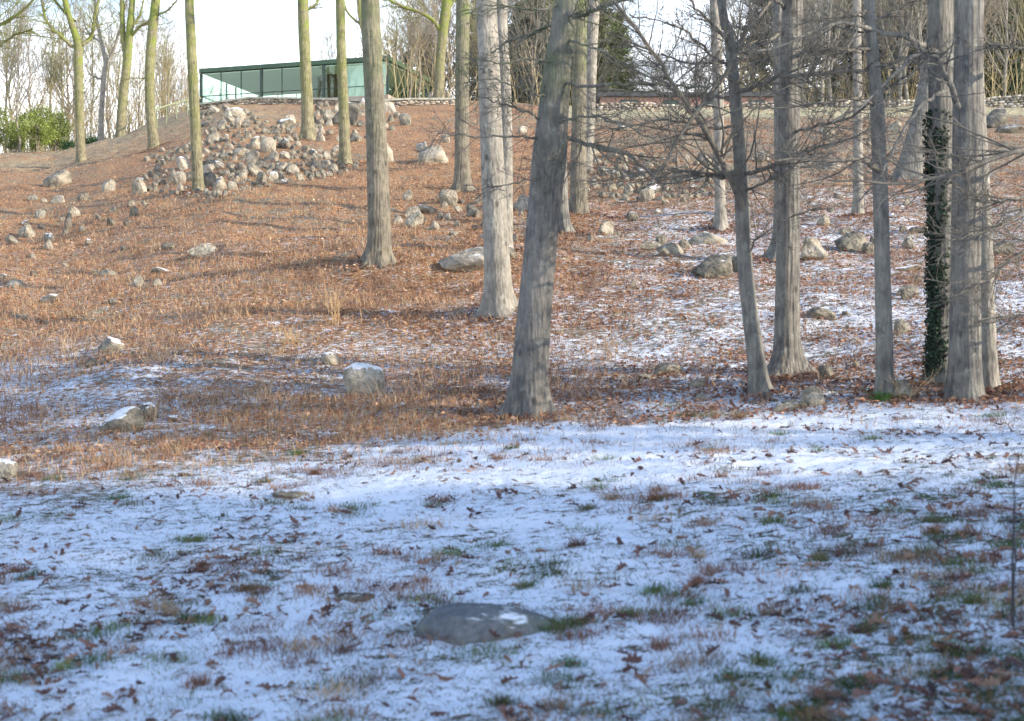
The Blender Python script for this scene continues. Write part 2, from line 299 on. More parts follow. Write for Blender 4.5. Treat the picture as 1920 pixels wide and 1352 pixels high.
def tree(label, base, pts, mat, limbs=(), flare=.5, lobes=5, top=9.0, crown=True, Y=None, ridge=.05, seed=0, land=None, group=None, name='tree', bmat=None, dxy=(0, 0), cn=9, crown_r=1.0):
    """base: pixel of the foot; pts: (px, py, width px) from foot to above the frame; limbs: (twigs, [(px, py, w, dY)...])"""
    g = np.random.default_rng(100 + seed)
    Y = Y or GY(*base)
    x0 = (base[0] - U0) / F * Y; z0 = Hs(x0, Y); org = np.array([x0, Y, z0])
    rows = []
    for i, (px, py, w_) in enumerate(pts):
        p = W3(px, py, Y + dxy[1] * i)
        if i == 0: p = np.array([x0, Y, z0])
        rows.append([*p, w_ / 2 / F * Y])
    last, prev = np.array(rows[-1]), np.array(rows[-2])
    if top > 0:
        d = (last[:3] - prev[:3]); d /= np.linalg.norm(d); d = d * .5 + np.array([0, 0, 1]) * .5; d /= np.linalg.norm(d)
        for q in (0.35, 1):
            rows.append([*(last[:3] + d * top * q), last[3] * (1 - .45 * q)])
    hgt = rows[-1][2] - z0
    root = empty(name, org, label, 'tree', group)
    big = rows[0][3] * F / Y
    V, Fq, Q = trunk_mesh(rows, 36 if big > 12 else 18, int(min(150, 40 + hgt * 7)), flare, g, ridge, lobes, seed, gz=True)
    mesh('trunk', V, Fq, mat, root, org=org)
    if crown:
        tp = np.array(rows[-3:])[:, :3]; c = spline(tp, 8)[None]; rd = np.linspace(rows[-3][3], rows[-1][3] * .5, 8)[None]
        a, ra = grow(c, rd, cn, .75 * crown_r, R(50), .25, 8, .1, .16, .6, g); b, rb = grow(a, ra, 5, .55, R(45), .12, 5, .25, .18, .55, g)
        d_, rd_ = grow(b, rb, 4, .55, R(42), .08, 4, .25, .2, .6, g)
        e = c[:, -1:] + np.array([[[0, 0, .0]]])
        v, f = join([tube_arrays(a, ra, 6), tube_arrays(b, np.maximum(rb, .006), 4), tube_arrays(d_, np.maximum(rd_, .004), 3)])
        mesh('crown', v, f, bmat or mat, root, org=org)
    for k, L_ in enumerate(limbs):
        tw, pl = L_[0], L_[1]; 
        p3 = np.array([W3(p[0], p[1], Y + p[3]) for p in pl]); r3 = np.array([p[2] / 2 / F * (Y + p[3]) for p in pl])
        v, f = limb_parts(p3, r3, tw, g, *(L_[2:] if len(L_) > 2 else ()))
        mesh('branch', v, f, bmat or mat, root, org=org)
    if land: LAND.append((base[0], base[1], land))
    return root, Y, org, Q

# ------------------------------------------------------------------ ground sheet
def cover(x, y):
    """share of snow, of green, of rust-orange at a place on the ground"""
    px = U0 + F * x / np.maximum(y, 6); n = fbm(x * .5, y * .5, s=21); n2 = fbm(x * .16, y * .16, s=33)
    edge = 16.2 + (px - 960) * .0002 + (n - .5) * 2.2 - 2.4 * (1 - ss(100, 850, px))
    field = 1 - ss(edge - 1.3, edge + .9, y)
    near = .73 - .12 * ss(1250, 1900, px) * ss(.3, .6, n) - .42 * ss(11.8, 16.0, y) * (1 - ss(350, 900, px)) + (n - .5) * .5 + .13 * ss(10.5, 13.5, y) * ss(500, 900, px)
    right = ss(850, 1350, px)
    hill = (.28 + .17 * right) + (n - .5) * .24 + (n2 - .5) * .14 - .004 * (y - 17) - .16 * ss(32, 44, y) + .16 * (1 - ss(18, 27, y)) + .10 * (1 - ss(200, 500, px)) * (1 - ss(19, 28, y))
    snow = field * near + (1 - field) * hill
    green = (1 - field) * .08 + field * (.35 + .35 * ss(1000, 1700, px)) + ss(78, 90, y) * ss(1000, 1200, px) * .3
    rust = ((1 - field) * (.75 - .35 * right + (n2 - .5) * .8) + field * .15) * (1 - .9 * ss(76, 84, y) * ss(1000, 1150, px))
    snow = snow + .18 * np.exp(-((px - 30) ** 2 / 9000 + (y - 21.5) ** 2 / 3)) + .06 * np.exp(-((px - 650) ** 2 / 60000 + (y - 20.5) ** 2 / 5))
    return np.clip(snow, 0, 1), np.clip(green, 0, 1), np.clip(rust, 0, 1)
def build_ground():
    ys = np.concatenate([np.linspace(-60, 3, 24), np.geomspace(3.2, 32, 520), np.geomspace(32.15, 130, 330), np.geomspace(133, 2200, 50)])
    t = np.linspace(-1, 1, 641); tt = np.sign(t) * (np.abs(t) * .62 + .38 * np.abs(t) ** 9)
    Yg, Tg = np.meshgrid(ys, tt, indexing='ij'); Wd = np.where(Yg > 0, 1.6 + .46 * np.maximum(Yg, 0), 1.6) / .62
    wide = np.maximum(Wd, 0); X = Tg * wide
    ex = np.abs(t) > .9; X = X + np.sign(Tg) * (np.clip((np.abs(t)[None] - .9) / .1, 0, 1)) ** 2 * 60
    Z = H(X, Yg)
    sn, gr, ru = cover(X, Yg)
    Z = Z + .02 * sn
    n, m = X.shape
    i = np.arange(n - 1)[:, None] * m; j = np.arange(m - 1)[None]
    Fq = np.stack([i + j, i + j + 1, i + m + j + 1, i + m + j], -1).reshape(-1, 4)
    mt, nn, l, p = newmat('ground_surface')
    tc = nn.new('ShaderNodeTexCoord')
    def noise(sc, det, mapv=None):
        a = N(nn, 'ShaderNodeTexNoise', Scale=sc, Detail=det, Roughness=.6)
        if mapv:
            mpp = nn.new('ShaderNodeMapping'); mpp.inputs['Scale'].default_value = mapv; l(tc.outputs['Object'], mpp.inputs['Vector']); l(mpp.outputs[0], a.inputs['Vector'])
        else: l(tc.outputs['Object'], a.inputs['Vector'])
        return a.outputs['Fac']
    def math_(op, a, b, c=None):
        q = nn.new('ShaderNodeMath'); q.operation = op
        for k, v in enumerate((a, b, c)):
            if v is None: continue
            if isinstance(v, (int, float)): q.inputs[k].default_value = v
            else: l(v, q.inputs[k])
        return q.outputs[0]
    def att(nm):
        a = nn.new('ShaderNodeAttribute'); a.attribute_name = nm; return a.outputs['Fac']
    def rmap(v, a, b, c=0, d=1):
        q = nn.new('ShaderNodeMapRange'); q.inputs[1].default_value = a; q.inputs[2].default_value = b; q.inputs[3].default_value = c; q.inputs[4].default_value = d; l(v, q.inputs[0]); return q.outputs[0]
    def mixc(f, a, b):
        q = nn.new('ShaderNodeMixRGB'); l(f, q.inputs['Fac'])
        for k, v in (('Color1', a), ('Color2', b)):
            if isinstance(v, tuple): q.inputs[k].default_value = (*v, 1)
            else: l(v, q.inputs[k])
        return q.outputs[0]
    n1, n2, n3 = noise(3.5, 6, (.6, 1, 1)), noise(15, 6, (.6, 1, 1)), noise(55, 4)
    mixn = math_('ADD', math_('MULTIPLY', n1, .20), math_('ADD', math_('MULTIPLY', n2, .42), math_('MULTIPLY', n3, .38)))
    d = math_('SUBTRACT', math_('ADD', att('snow'), math_('MULTIPLY', math_('SUBTRACT', mixn, .5), 4.4)), .5)
    snowf = rmap(d, -.06, .10)
    r1 = ramp(nn, [(.28, (.07, .042, .024)), (.43, (.21, .108, .05)), (.54, (.36, .19, .085)), (.66, (.38, .27, .155)), (.78, (.44, .37, .25))]); l(n2, r1.inputs['Fac'])
    r2 = ramp(nn, [(.28, (.06, .05, .035)), (.5, (.20, .165, .105)), (.7, (.36, .31, .21))]); l(n2, r2.inputs['Fac'])
    r3 = ramp(nn, [(.3, (.03, .055, .02)), (.5, (.085, .12, .04)), (.7, (.22, .22, .09))]); l(n2, r3.inputs['Fac'])
    rl_ = ramp(nn, [(.3, (.20, .18, .09)), (.5, (.38, .34, .20)), (.7, (.50, .45, .30))]); l(n2, rl_.inputs['Fac']); ramp_l = rl_.outputs[0]
    n4 = noise(2.3, 5); n5 = noise(4.1, 5)
    c = mixc(rmap(math_('ADD', att('rust'), math_('MULTIPLY', math_('SUBTRACT', n4, .5), 2.5)), .35, .7), r2.outputs[0], r1.outputs[0])
    c = mixc(rmap(math_('ADD', att('green'), math_('MULTIPLY', math_('SUBTRACT', n5, .5), 2.5)), .45, .7), c, r3.outputs[0])
    c = mixc(rmap(math_('ADD', att('lawn'), math_('MULTIPLY', math_('SUBTRACT', n4, .5), 1.2)), .4, .75), c, ramp_l)
    c = mixc(snowf, c, (.72, .77, .86))
    l(c, p.inputs['Base Color']); p.inputs['Roughness'].default_value = .85
    hgt = math_('ADD', math_('MULTIPLY', snowf, .5), math_('ADD', math_('MULTIPLY', n2, .8), math_('MULTIPLY', n3, .35)))
    bp = N(nn, 'ShaderNodeBump', Strength=.8, Distance=.035); l(hgt, bp.inputs['Height']); l(bp.outputs[0], p.inputs['Normal'])
    o = mesh('ground', np.stack([X, Yg, Z], -1).reshape(-1, 3), Fq, mt, attrs={'lawn': (ss(76, 86, Yg) * ss(940, 1120, U0 + F * X / np.maximum(Yg, 6)) * .9 + .50 * ss(52, 80, Yg) * (1 - ss(420, 900, U0 + F * X / np.maximum(Yg, 6)))).ravel(), 'snow': sn.ravel(), 'green': gr.ravel(), 'rust': ru.ravel()})
    tag(o, kind='structure')
build_ground()

# ------------------------------------------------------------------ litter and grass (uncountable)
def scatter(nn, y0, y1, dens, pw=1.0, pxr=(-60, 1980)):
    y = (y0 ** -pw + (y1 ** -pw - y0 ** -pw) * rng.random(nn)) ** (-1 / pw); px = pxr[0] + (pxr[1] - pxr[0]) * rng.random(nn)
    x = (px - U0) / F * y
    k = rng.random(nn) < dens(x, y, px); return x[k], y[k], px[k]
def pal(n, cols, var=.25):
    c = np.array(cols)[rng.integers(0, len(cols), n)]; return np.clip(c * (1 + var * rng.normal(size=(n, 1))), .01, .9)
RUST = [(.30, .15, .09), (.37, .21, .12), (.24, .125, .085), (.44, .30, .18), (.17, .09, .07)]
BROWN = [(.17, .085, .065), (.12, .06, .05), (.22, .125, .09), (.28, .18, .13), (.09, .05, .045)]
def rot_frames(n, tilt):
    yaw = rng.random(n) * 2 * math.pi; t = rng.normal(size=(n, 2)) * tilt
    nz_ = np.stack([t[:, 0], t[:, 1], np.ones(n)], 1); nz_ /= np.linalg.norm(nz_, axis=1, keepdims=True)
    a = np.stack([np.cos(yaw), np.sin(yaw), np.zeros(n)], 1); a -= nz_ * (a * nz_).sum(1, keepdims=True); a /= np.linalg.norm(a, axis=1, keepdims=True)
    return a, np.cross(nz_, a), nz_
def oak_leaves(x, y, size, tilt, cols):
    n = len(x); xs = np.linspace(-.5, .5, 9); wd = np.array([.015, .10, .07, .21, .10, .25, .12, .16, .02])
    tx = np.stack([xs, xs, xs], 1).ravel(); ty = np.stack([wd, wd * 0, -wd], 1).ravel()
    tx = tx + np.where(np.abs(ty) > .15, .06, 0)
    a, b, c = rot_frames(n, tilt); s = size[:, None]
    curl = (rng.random((n, 1)) * 2.2 + .3) * np.sign(rng.random((n, 1)) - .25); bend = rng.normal(size=(n, 1)) * .9
    lx = tx[None] * s; ly = ty[None] * s * (.8 + .5 * rng.random((n, 1))); lz = (curl * ty[None] ** 2 * 2.0 + bend * tx[None] ** 2 * .5) * s
    z = H(x, y) + .025 + .02 * rng.random(n)
    P = np.stack([x, y, z], 1)[:, None, :] + lx[..., None] * a[:, None] + ly[..., None] * b[:, None] + (lz + .16 * s * np.abs(curl) * .2)[..., None] * c[:, None]
    q = []
    for i in range(8):
        for k in (0, 1): q.append([i * 3 + k, i * 3 + k + 1, i * 3 + 3 + k + 1, i * 3 + 3 + k])
    q = np.array(q); Fq = (q[None] + (np.arange(n) * 27)[:, None, None]).reshape(-1, 4)
    return P.reshape(-1, 3), Fq, np.repeat(cols, 27, 0)
nf = 5600
x, y, px = scatter(30000, 5.4, 17, lambda x, y, px: np.clip(.035 + .20 * ss(.48, .70, fbm(x * 1.1, y * 1.1, s=51)) + .07 * ss(1200, 1800, px), 0, 1), 1.0)
V, Fq, C = oak_leaves(x, y, rng.uniform(.04, .12, len(x)), .38, pal(len(x), BROWN + RUST[2:3]))
tag(mesh('fallen_leaves', V, Fq, M_leaf, attrs={'tint': C}), 'curled brown oak leaves lying on the snowy field', 'leaves', kind='stuff')
def quads(x, y, size, tilt, cols, lift=.02):
    n = len(x); a, b, c = rot_frames(n, tilt); s = size[:, None]
    P0 = np.stack([x, y, H(x, y) + lift + .04 * rng.random(n)], 1); wv = .55
    P = np.stack([P0 - a * s * .5, P0 - b * s * wv * .5 + c * s * .1, P0 + a * s * .5, P0 + b * s * wv * .5 + c * s * .12], 1)
    return P.reshape(-1, 3), np.arange(n * 4).reshape(n, 4), np.repeat(cols, 4, 0)
def dl(x, y, px):
    s, g_, r_ = cover(x, y); return np.clip(1.15 - s * 1.2, .05, 1) * np.clip(.38 + ss(700, 1050, px) + .9 * np.exp(-((px - 760) ** 2 / 30000 + (y - 25) ** 2 / 10)), 0, 1) * (.25 + .75 * ss(.36, .66, fbm(x * 1.3, y * 1.3, s=61))) 
x, y, px = scatter(270000, 15.0, 100, dl, .7)
cl = np.where((ss(800, 1100, px) > rng.random(len(px)))[:, None], pal(len(x), [(.26, .13, .09), (.20, .10, .07), (.34, .20, .13)] + RUST[:3]), pal(len(x), RUST[:4] + [(.28, .14, .09), (.46, .35, .24), (.50, .30, .18)]))
V, Fq, C = quads(x, y, rng.uniform(.03, .075, len(x)) * (1 + .010 * y), .5, cl)
tag(mesh('leaf_litter', V, Fq, M_leaf, attrs={'tint': C}, smooth=False), 'rust brown leaf litter spread over the wooded slope', 'leaves', kind='stuff')
def blades(x, y, h, wd, cols, lean=.35, z=None):
    n = len(x); yaw = rng.random(n) * 2 * math.pi; a = np.stack([np.cos(yaw), np.sin(yaw), np.zeros(n)], 1)
    L0 = np.stack([rng.normal(size=n) * lean, rng.normal(size=n) * lean, np.ones(n)], 1)
    B = np.stack([x, y, (H(x, y) if z is None else z) - .01], 1)
    m = B + L0 * (h * .55)[:, None]; L1 = L0 + np.stack([rng.normal(size=n) * lean, rng.normal(size=n) * lean, -rng.random(n) * .5], 1); t = m + L1 * (h * .45)[:, None]
    wv = wd[:, None] * .5
    P = np.stack([B - a * wv, B + a * wv, m + a * wv * .7, t, m - a * wv * .7], 1)
    return P.reshape(-1, 3), (np.array([[0, 1, 2], [0, 2, 4], [4, 2, 3]])[None] + (np.arange(n) * 5)[:, None, None]).reshape(-1, 3), np.repeat(cols, 5, 0)
def dg(x, y, px):
    s, g_, r_ = cover(x, y); left = 1 - ss(700, 1250, px)
    return np.clip((.25 + 1.1 * left) * (1.15 - s) * (.25 + ss(.4, .6, fbm(x * .7, y * .7, s=71))) * (1 - .7 * ss(40, 60, y)), 0, 1)
x, y, px = scatter(330000, 13.2, 90, lambda x, y, px: dg(x, y, px) * (1 - .45 * (1 - ss(20, 28, y))) * ss(13, 15.5 + 1.2 * ss(400, 1000, px), y), 1.1)
V, Fq, C = blades(x, y, rng.uniform(.05, .18, len(x)), rng.uniform(.004, .008, len(x)) * (1 + .02 * y), pal(len(x), [(.46, .235, .115), (.38, .19, .10), (.52, .34, .19), (.32, .19, .11), (.48, .38, .23)]), .3)
tag(mesh('dry_grass', V, Fq, M_blade, attrs={'tint': C}, smooth=False), 'dry rust coloured grass covering the hillside', 'grass', kind='stuff')
# brown stubble band along the edge of the field and the specks of turf that poke through the snow
def dz(x, y, px):
    left = 1 - ss(500, 1000, px); return np.clip((.36 + .64 * ss(.42, .62, fbm(x * 1.7, y * 1.7, s=81))) * (.65 + .5 * ss(13, 16, y) * left), 0, 1)
x, y, px = scatter(250000, 5.2, 17.2, dz, 1.0)
V, Fq, C = blades(x, y, rng.uniform(.012, .06, len(x)), rng.uniform(.003, .008, len(x)), pal(len(x), [(.10, .10, .05), (.15, .12, .07), (.08, .10, .04), (.22, .16, .10), (.12, .07, .05)]), .7)
tag(mesh('turf_stubble', V, Fq, M_blade, attrs={'tint': C}, smooth=False), 'short turf stubble poking through the thin snow', 'grass', kind='stuff')
def clumps(nc, y0, y1, dens, per, spread, hr, cols, name, label, pw=1.2, wr=(.003, .007), lean=.4, pxr=(-60, 1980)):
    cx, cy, px = scatter(nc, y0, y1, dens, pw, pxr)
    k = rng.integers(per[0], per[1], len(cx)); i = np.repeat(np.arange(len(cx)), k); n = len(i)
    sp = (spread[0] + (spread[1] - spread[0]) * rng.random(len(cx)))[i]
    x = cx[i] + rng.normal(size=n) * sp; y = cy[i] + rng.normal(size=n) * sp * .7
    cc = pal(len(cx), cols, .2)[i] * (1 + .2 * rng.normal(size=(n, 1)))
    V, Fq, C = blades(x, y, rng.uniform(hr[0], hr[1], n), rng.uniform(wr[0], wr[1], n), np.clip(cc, .01, .9), lean)
    tag(mesh(name, V, Fq, M_blade, attrs={'tint': C}, smooth=False), label, 'grass', kind='stuff')
clumps(560, 5.4, 16.5, lambda x, y, px: .25 + .55 * ss(900, 1600, px) * ss(.4, .6, fbm(x * .6, y * .6, s=91)), (60, 260), (.03, .11), (.03, .10),
       [(.09, .14, .04), (.07, .12, .04), (.15, .18, .06), (.12, .12, .05)], 'green_grass', 'small tufts of green grass showing through the snow')
clumps(300, 5.4, 18, lambda x, y, px: .2 + .8 * ss(.45, .6, fbm(x * .5, y * .5, s=95)), (60, 200), (.03, .13), (.04, .12),
       [(.24, .12, .07), (.30, .17, .10), (.18, .10, .07), (.33, .24, .15)], 'dead_weeds', 'matted brown dead weeds in patches on the snow')
clumps(330, 12.8, 19, lambda x, y, px: 1 - .6 * ss(800, 1300, px), (50, 140), (.06, .24), (.03, .11),
       [(.30, .17, .10), (.24, .14, .09), (.36, .27, .17)], 'tall_dry_grass', 'taller tan grass along the edge of the mown field', 1.0)

clumps(800, 17, 60, lambda x, y, px: (1 - .75 * ss(700, 1300, px)) * ss(.40, .58, fbm(x * .35, y * .35, s=97)), (14, 40), (.05, .22), (.15, .50), [(.30, .19, .13), (.24, .15, .11), (.40, .29, .19)], 'low_brush', 'low twiggy brown brush growing across the slope', .9, (.005, .011), .55)
# ------------------------------------------------------------------ stones
def ico(sub):
    import bmesh
    bm = bmesh.new(); bmesh.ops.create_icosphere(bm, subdivisions=sub, radius=1); v = np.array([q.co[:] for q in bm.verts]); f = np.array([[q.index for q in fc.verts] for fc in bm.faces]); bm.free(); return v, f
IV, IF = ico(4)
def rock_shape(s, boxy=.5):
    g = np.random.default_rng(700 + s); v = IV.copy()
    for k in range(13):                                   # planar facets
        n = g.normal(size=3); n /= np.linalg.norm(n); d = v @ n; lim = g.uniform(.45, .85); over = np.maximum(d - lim, 0); v = v - n * (over * (.72 + .26 * boxy))[:, None]
    m = fbm(v[:, 0] * 1.3 + 5 * s, v[:, 1] * 1.3, v[:, 2] * 1.3, s=s, o=4) - .5; v = v * (1 + .55 * m)[:, None]
    m = fbm(v[:, 0] * 6 + 5 * s, v[:, 1] * 6, v[:, 2] * 6, s=s + 3, o=3) - .5; v = v * (1 + .16 * m)[:, None]
    v /= np.abs(v).max(0); return v
RM = []
for s in range(12):
    for k in range(3):
        me = bpy.data.meshes.new('fieldstone'); me.from_pydata([tuple(q) for q in rock_shape(s, (s % 3) / 2)], [], [tuple(map(int, q)) for q in IF]); me.update()
        me.polygons.foreach_set('use_smooth', np.ones(len(me.polygons), bool)); me.materials.append(RK[k]); RM.append(me)
def rock(px, py, wpx, hpx, label=None, shape=None, snow=0, name='fieldstone', group=None, yaw=None, sink=.33, depth=.8, tilt=.12):
    """px, py: middle of the stone's foot; wpx, hpx: width and height above ground in pixels"""
    Y = GY(px, py); sc = Y / F; a = wpx * sc / 2; hh = hpx * sc
    x = (px - U0) * sc; c = hh / (2 * (1 - sink)); Yc = Y + a * depth * .6; x = (px - U0) / F * Yc
    s = shape if shape is not None else random.randrange(12)
    o = bpy.data.objects.new(name, RM[s * 3 + snow]); COL.objects.link(o)
    zg = Hs(x, Yc - a * depth * .5)
    o.location = (x, Yc, zg + c * (1 - 2 * sink)); o.scale = (a, a * depth, c)
    o.rotation_euler = (random.uniform(-tilt, tilt), random.uniform(-tilt, tilt), random.uniform(-.35, .35) + (math.pi if random.random() < .5 else 0) if yaw is None else yaw)
    tag(o, label, 'rock', group); return o
ROCKS = [  # px, py(foot), w, h, snow, shape, label
 (936, 1213, 306, 84, 0, 1, 'long low blue grey ledge with moss and snow in the front field'),
 (548, 938, 78, 18, 0, 4, 'flat grey stone barely showing in the snow of the open field'),
 (668, 1132, 100, 18, 0, 7, 'low dark stone sunk in snow beyond the long grey ledge'),
 (680, 744, 84, 64, 2, 3, 'smooth round grey boulder with a cap of sunlit snow'),
 (618, 686, 44, 26, 1, 5, 'small pale rounded boulder just uphill of the snow capped round one'),
 (212, 660, 58, 30, 1, 6, 'cream boulder alone in rusty grass near the patch of snow'),
 (172, 690, 26, 20, 0, 2, 'small brown stone below the cream boulder in rusty grass'),
 (232, 812, 88, 46, 2, 8, 'wedge shaped boulder half covered with snow near the field edge'),
 (274, 788, 46, 34, 1, 9, 'grey boulder leaning behind the wedge shaped snowy boulder'),
 (330, 792, 34, 14, 2, 4, 'small snow covered stone beside the wedge shaped boulder'),
 (376, 484, 64, 30, 0, 10, 'broad tan boulder in the middle of the rusty slope'),
 (258, 540, 24, 26, 0, 11, 'upright tan stone on the rusty slope beside a snow covered rock'),
 (302, 514, 40, 14, 2, 1, 'flat rock under bright snow on the rusty slope'),
 (96, 568, 44, 18, 1, 2, 'low pale slab in the grass of the rusty slope'),
 (52, 448, 44, 32, 0, 0, 'large cream boulder at the low end of the stony slope'),
 (130, 430, 18, 32, 1, 9, 'tall narrow white stone standing on the open slope'),
 (240, 425, 24, 14, 0, 5, 'small oval pale stone between open slope and rubble'),
 (316, 470, 30, 14, 0, 3, 'faint low stone uphill of the broad tan boulder'),
 (205, 520, 44, 16, 0, 6, 'low greyish stone half hidden in the rusty grass'),
 (30, 540, 40, 18, 0, 7, 'low tan stone in rusty grass near the far edge'),
 (110, 350, 56, 34, 0, 8, 'leaning grey slab at the foot of the forked tree on the knoll'),
 (895, 506, 142, 46, 0, 8, 'big pale ledge with a dark undercut behind the broad grey trunk'),
 (955, 486, 36, 26, 1, 5, 'grey block beside the big pale ledge behind the broad trunk'),
 (840, 386, 38, 30, 0, 3, 'rounded grey boulder at the foot of the pale flared trunk'),
 (775, 425, 40, 30, 0, 1, 'tan jagged stone downhill of the rounded grey boulder'),
 (800, 402, 50, 20, 0, 10, 'long pale stone lying downhill of the flared trunk'),
 (820, 306, 74, 34, 0, 9, 'large pale broken boulder on the slope below the house'),
 (796, 288, 34, 28, 1, 0, 'white topped rock against the large pale broken boulder'),
 (836, 268, 18, 16, 1, 3, 'small white stone behind the large pale broken boulder'),
 (722, 306, 40, 50, 0, 6, 'tall pale boulder half behind the lit straight trunk'),
 (668, 316, 14, 14, 1, 5, 'small white stone beside the flared olive trunk'),
 (655, 236, 66, 46, 0, 2, 'very large rounded pale boulder in the rubble bank below the house'),
 (617, 232, 30, 34, 0, 11, 'round tan boulder set upright in the rubble bank'),
 (440, 224, 44, 24, 1, 6, 'oval cream stone with a bright top high in the rubble'),
 (425, 228, 22, 26, 1, 9, 'bright white stone next to the oval cream one'),
 (535, 240, 34, 22, 1, 4, 'pale flat topped stone under the lower parapet trunk'),
 (860, 590, 22, 12, 0, 7, 'small grey stone in leaves at the foot of the broad trunk'),
 (1248, 706, 60, 30, 0, 0, 'sunlit tan boulder with a pointed top among snowy leaves'),
 (1215, 712, 40, 12, 0, 4, 'low dark stone beside the sunlit tan boulder'),
 (1340, 522, 96, 48, 0, 8, 'large angular tan and grey boulder behind the curving branchy trunk'),
 (1385, 512, 50, 36, 0, 2, 'rust streaked block on the uphill side of the angular boulder'),
 (1332, 462, 84, 28, 0, 6, 'broad sunlit flat boulder uphill of the large angular one'),
 (1215, 470, 50, 18, 0, 10, 'low flat grey stone beside a small upright one'),
 (1258, 480, 60, 26, 0, 11, 'blue grey boulder with a sloping top beyond the leaning trunk'),
 (1240, 462, 22, 22, 0, 3, 'small upright tan stone behind the sloping blue grey boulder'),
 (1186, 542, 18, 18, 0, 9, 'small dark upright stone in the snowy leaves'),
 (1136, 440, 42, 26, 0, 5, 'rounded tan stone by the foot of the slender trunk'),
 (1185, 415, 24, 18, 1, 3, 'small bright round stone below the rocky bank'),
 (1548, 602, 68, 28, 0, 10, 'pale oblong boulder on snow between the two straight trunks'),
 (1692, 628, 36, 30, 0, 1, 'pinkish rounded stone beside the slim straight trunk'),
 (1700, 556, 44, 22, 0, 7, 'blue grey flat stone uphill of the pinkish one'),
 (1530, 762, 58, 38, 0, 9, 'grey pointed boulder at the field edge between two trunks'),
 (1490, 770, 46, 22, 0, 4, 'low grey stone leaning on the pointed boulder'),
 (1695, 752, 48, 42, 1, 8, 'angular grey boulder between the slim trunk and the ivy trunk'),
 (1550, 714, 42, 30, 0, 5, 'brown square stone beside the split flared trunk'),
 (1310, 728, 40, 20, 0, 2, 'small brown stone in the leaves beside the curving trunk'),
 (1318, 756, 30, 18, 0, 6, 'little tan stone at the field edge by the curving trunk'),
 (1525, 488, 60, 44, 0, 8, 'tall rounded grey boulder uphill beside the split flared trunk'),
 (1600, 470, 76, 40, 0, 11, 'jumbled pale boulder with green top uphill of the slim trunk'),
 (1632, 478, 36, 26, 0, 1, 'tan stone touching the jumbled pale boulder'),
 (1716, 440, 48, 18, 0, 0, 'flat grey stone near the ivy covered trunk'),
 (1695, 510, 70, 14, 2, 4, 'flat stone under a strip of snow by the ivy trunk'),
 (1560, 318, 44, 16, 0, 6, 'long low stone beyond the fallen looking bough'),
 (1868, 238, 64, 36, 0, 8, 'big slanted grey slab standing before the dry stone wall'),
 (1895, 250, 60, 22, 0, 4, 'low tan block beside the big slanted slab'),
 (1165, 246, 26, 14, 1, 9, 'small grey stone with a white end on the sunny upper slope'),
 (1110, 236, 24, 20, 1, 2, 'bright white stone by the twin trunks on the upper slope'),
 (980, 250, 24, 14, 1, 5, 'white stone on the upper slope behind the broad trunk'),
 (1420, 304, 44, 22, 0, 9, 'tan pointed rock uphill between the branchy and furrowed trunks'),
 (1555, 262, 24, 26, 0, 3, 'sunlit cream stone beside the pale far trunk'),
 (1470, 775, 44, 20, 0, 7, 'blue grey low stone in the grass at the field edge'),
 (4, 900, 60, 40, 2, 3, 'snow covered boulder cut by the near corner of the weedy field'),
 (1880, 480, 54, 30, 0, 2, 'dark mossy rock beyond the pale straight trunk'),
 (835, 184, 34, 26, 1, 0, 'bright white rock at the end of the low parapet'),
 (812, 178, 20, 16, 1, 9, 'small white rock leaning on the parapet end'),
 (1030, 415, 40, 30, 0, 10, 'grey block between the leaning trunk and the broad trunk'),
 (985, 395, 42, 32, 0, 7, 'dark cracked boulder behind the broad trunk'),
 (1000, 440, 34, 18, 0, 1, 'low brown stone beside the slender trunk'),
]
for r in ROCKS[1:]: rock(r[0], r[1], r[2], r[3], r[6], r[5], r[4], name='boulder' if r[2] > 40 else 'fieldstone')

md_ = rockmat('ledge_blue_grey', 0)
for nd in md_.node_tree.nodes:
    if nd.type == 'VALTORGB':
        for e_, c_ in zip(nd.color_ramp.elements, [(.025, .033, .045), (.06, .074, .092), (.11, .12, .13), (.17, .17, .165)]): e_.color = (*c_, 1)
r = ROCKS[0]; Yl_ = GY(930, 1195); lx_ = (930 - U0) / F * Yl_; tq, rq = np.meshgrid(np.arange(96) * 2 * math.pi / 96, np.linspace(0.02, 1, 40))
oq = 1 + .22 * (fbm(np.cos(tq) * 1.6 + 4, np.sin(tq) * 1.6 + 4, s=61) - .5) * 2
X_ = lx_ + np.cos(tq) * rq * oq * .51; Y_ = Yl_ + .18 + np.sin(tq) * rq * oq * .34
Z_ = Hs(lx_, Yl_) + .175 * (1 - rq ** 2.6) ** .75 * (1 - .35 * np.cos(tq) * rq) - .05 + .03 * (Y_ - Yl_) + .045 * (fbm(X_ * 5, Y_ * 5, s=8, o=5) - .5) + .014 * (fbm(X_ * 28, Y_ * 28, s=9) - .5) - .08 * rq ** 6
i_ = np.arange(39)[:, None] * 96; j_ = np.arange(96)[None]; j2_ = (j_ + 1) % 96
led = mesh('boulder', np.stack([X_, Y_, Z_], -1).reshape(-1, 3), np.stack([i_ + j_, i_ + j2_, i_ + 96 + j2_, i_ + 96 + j_], -1).reshape(-1, 4), md_, org=(lx_, Yl_ + .18, Hs(lx_, Yl_)))
tag(led, r[6], 'rock')
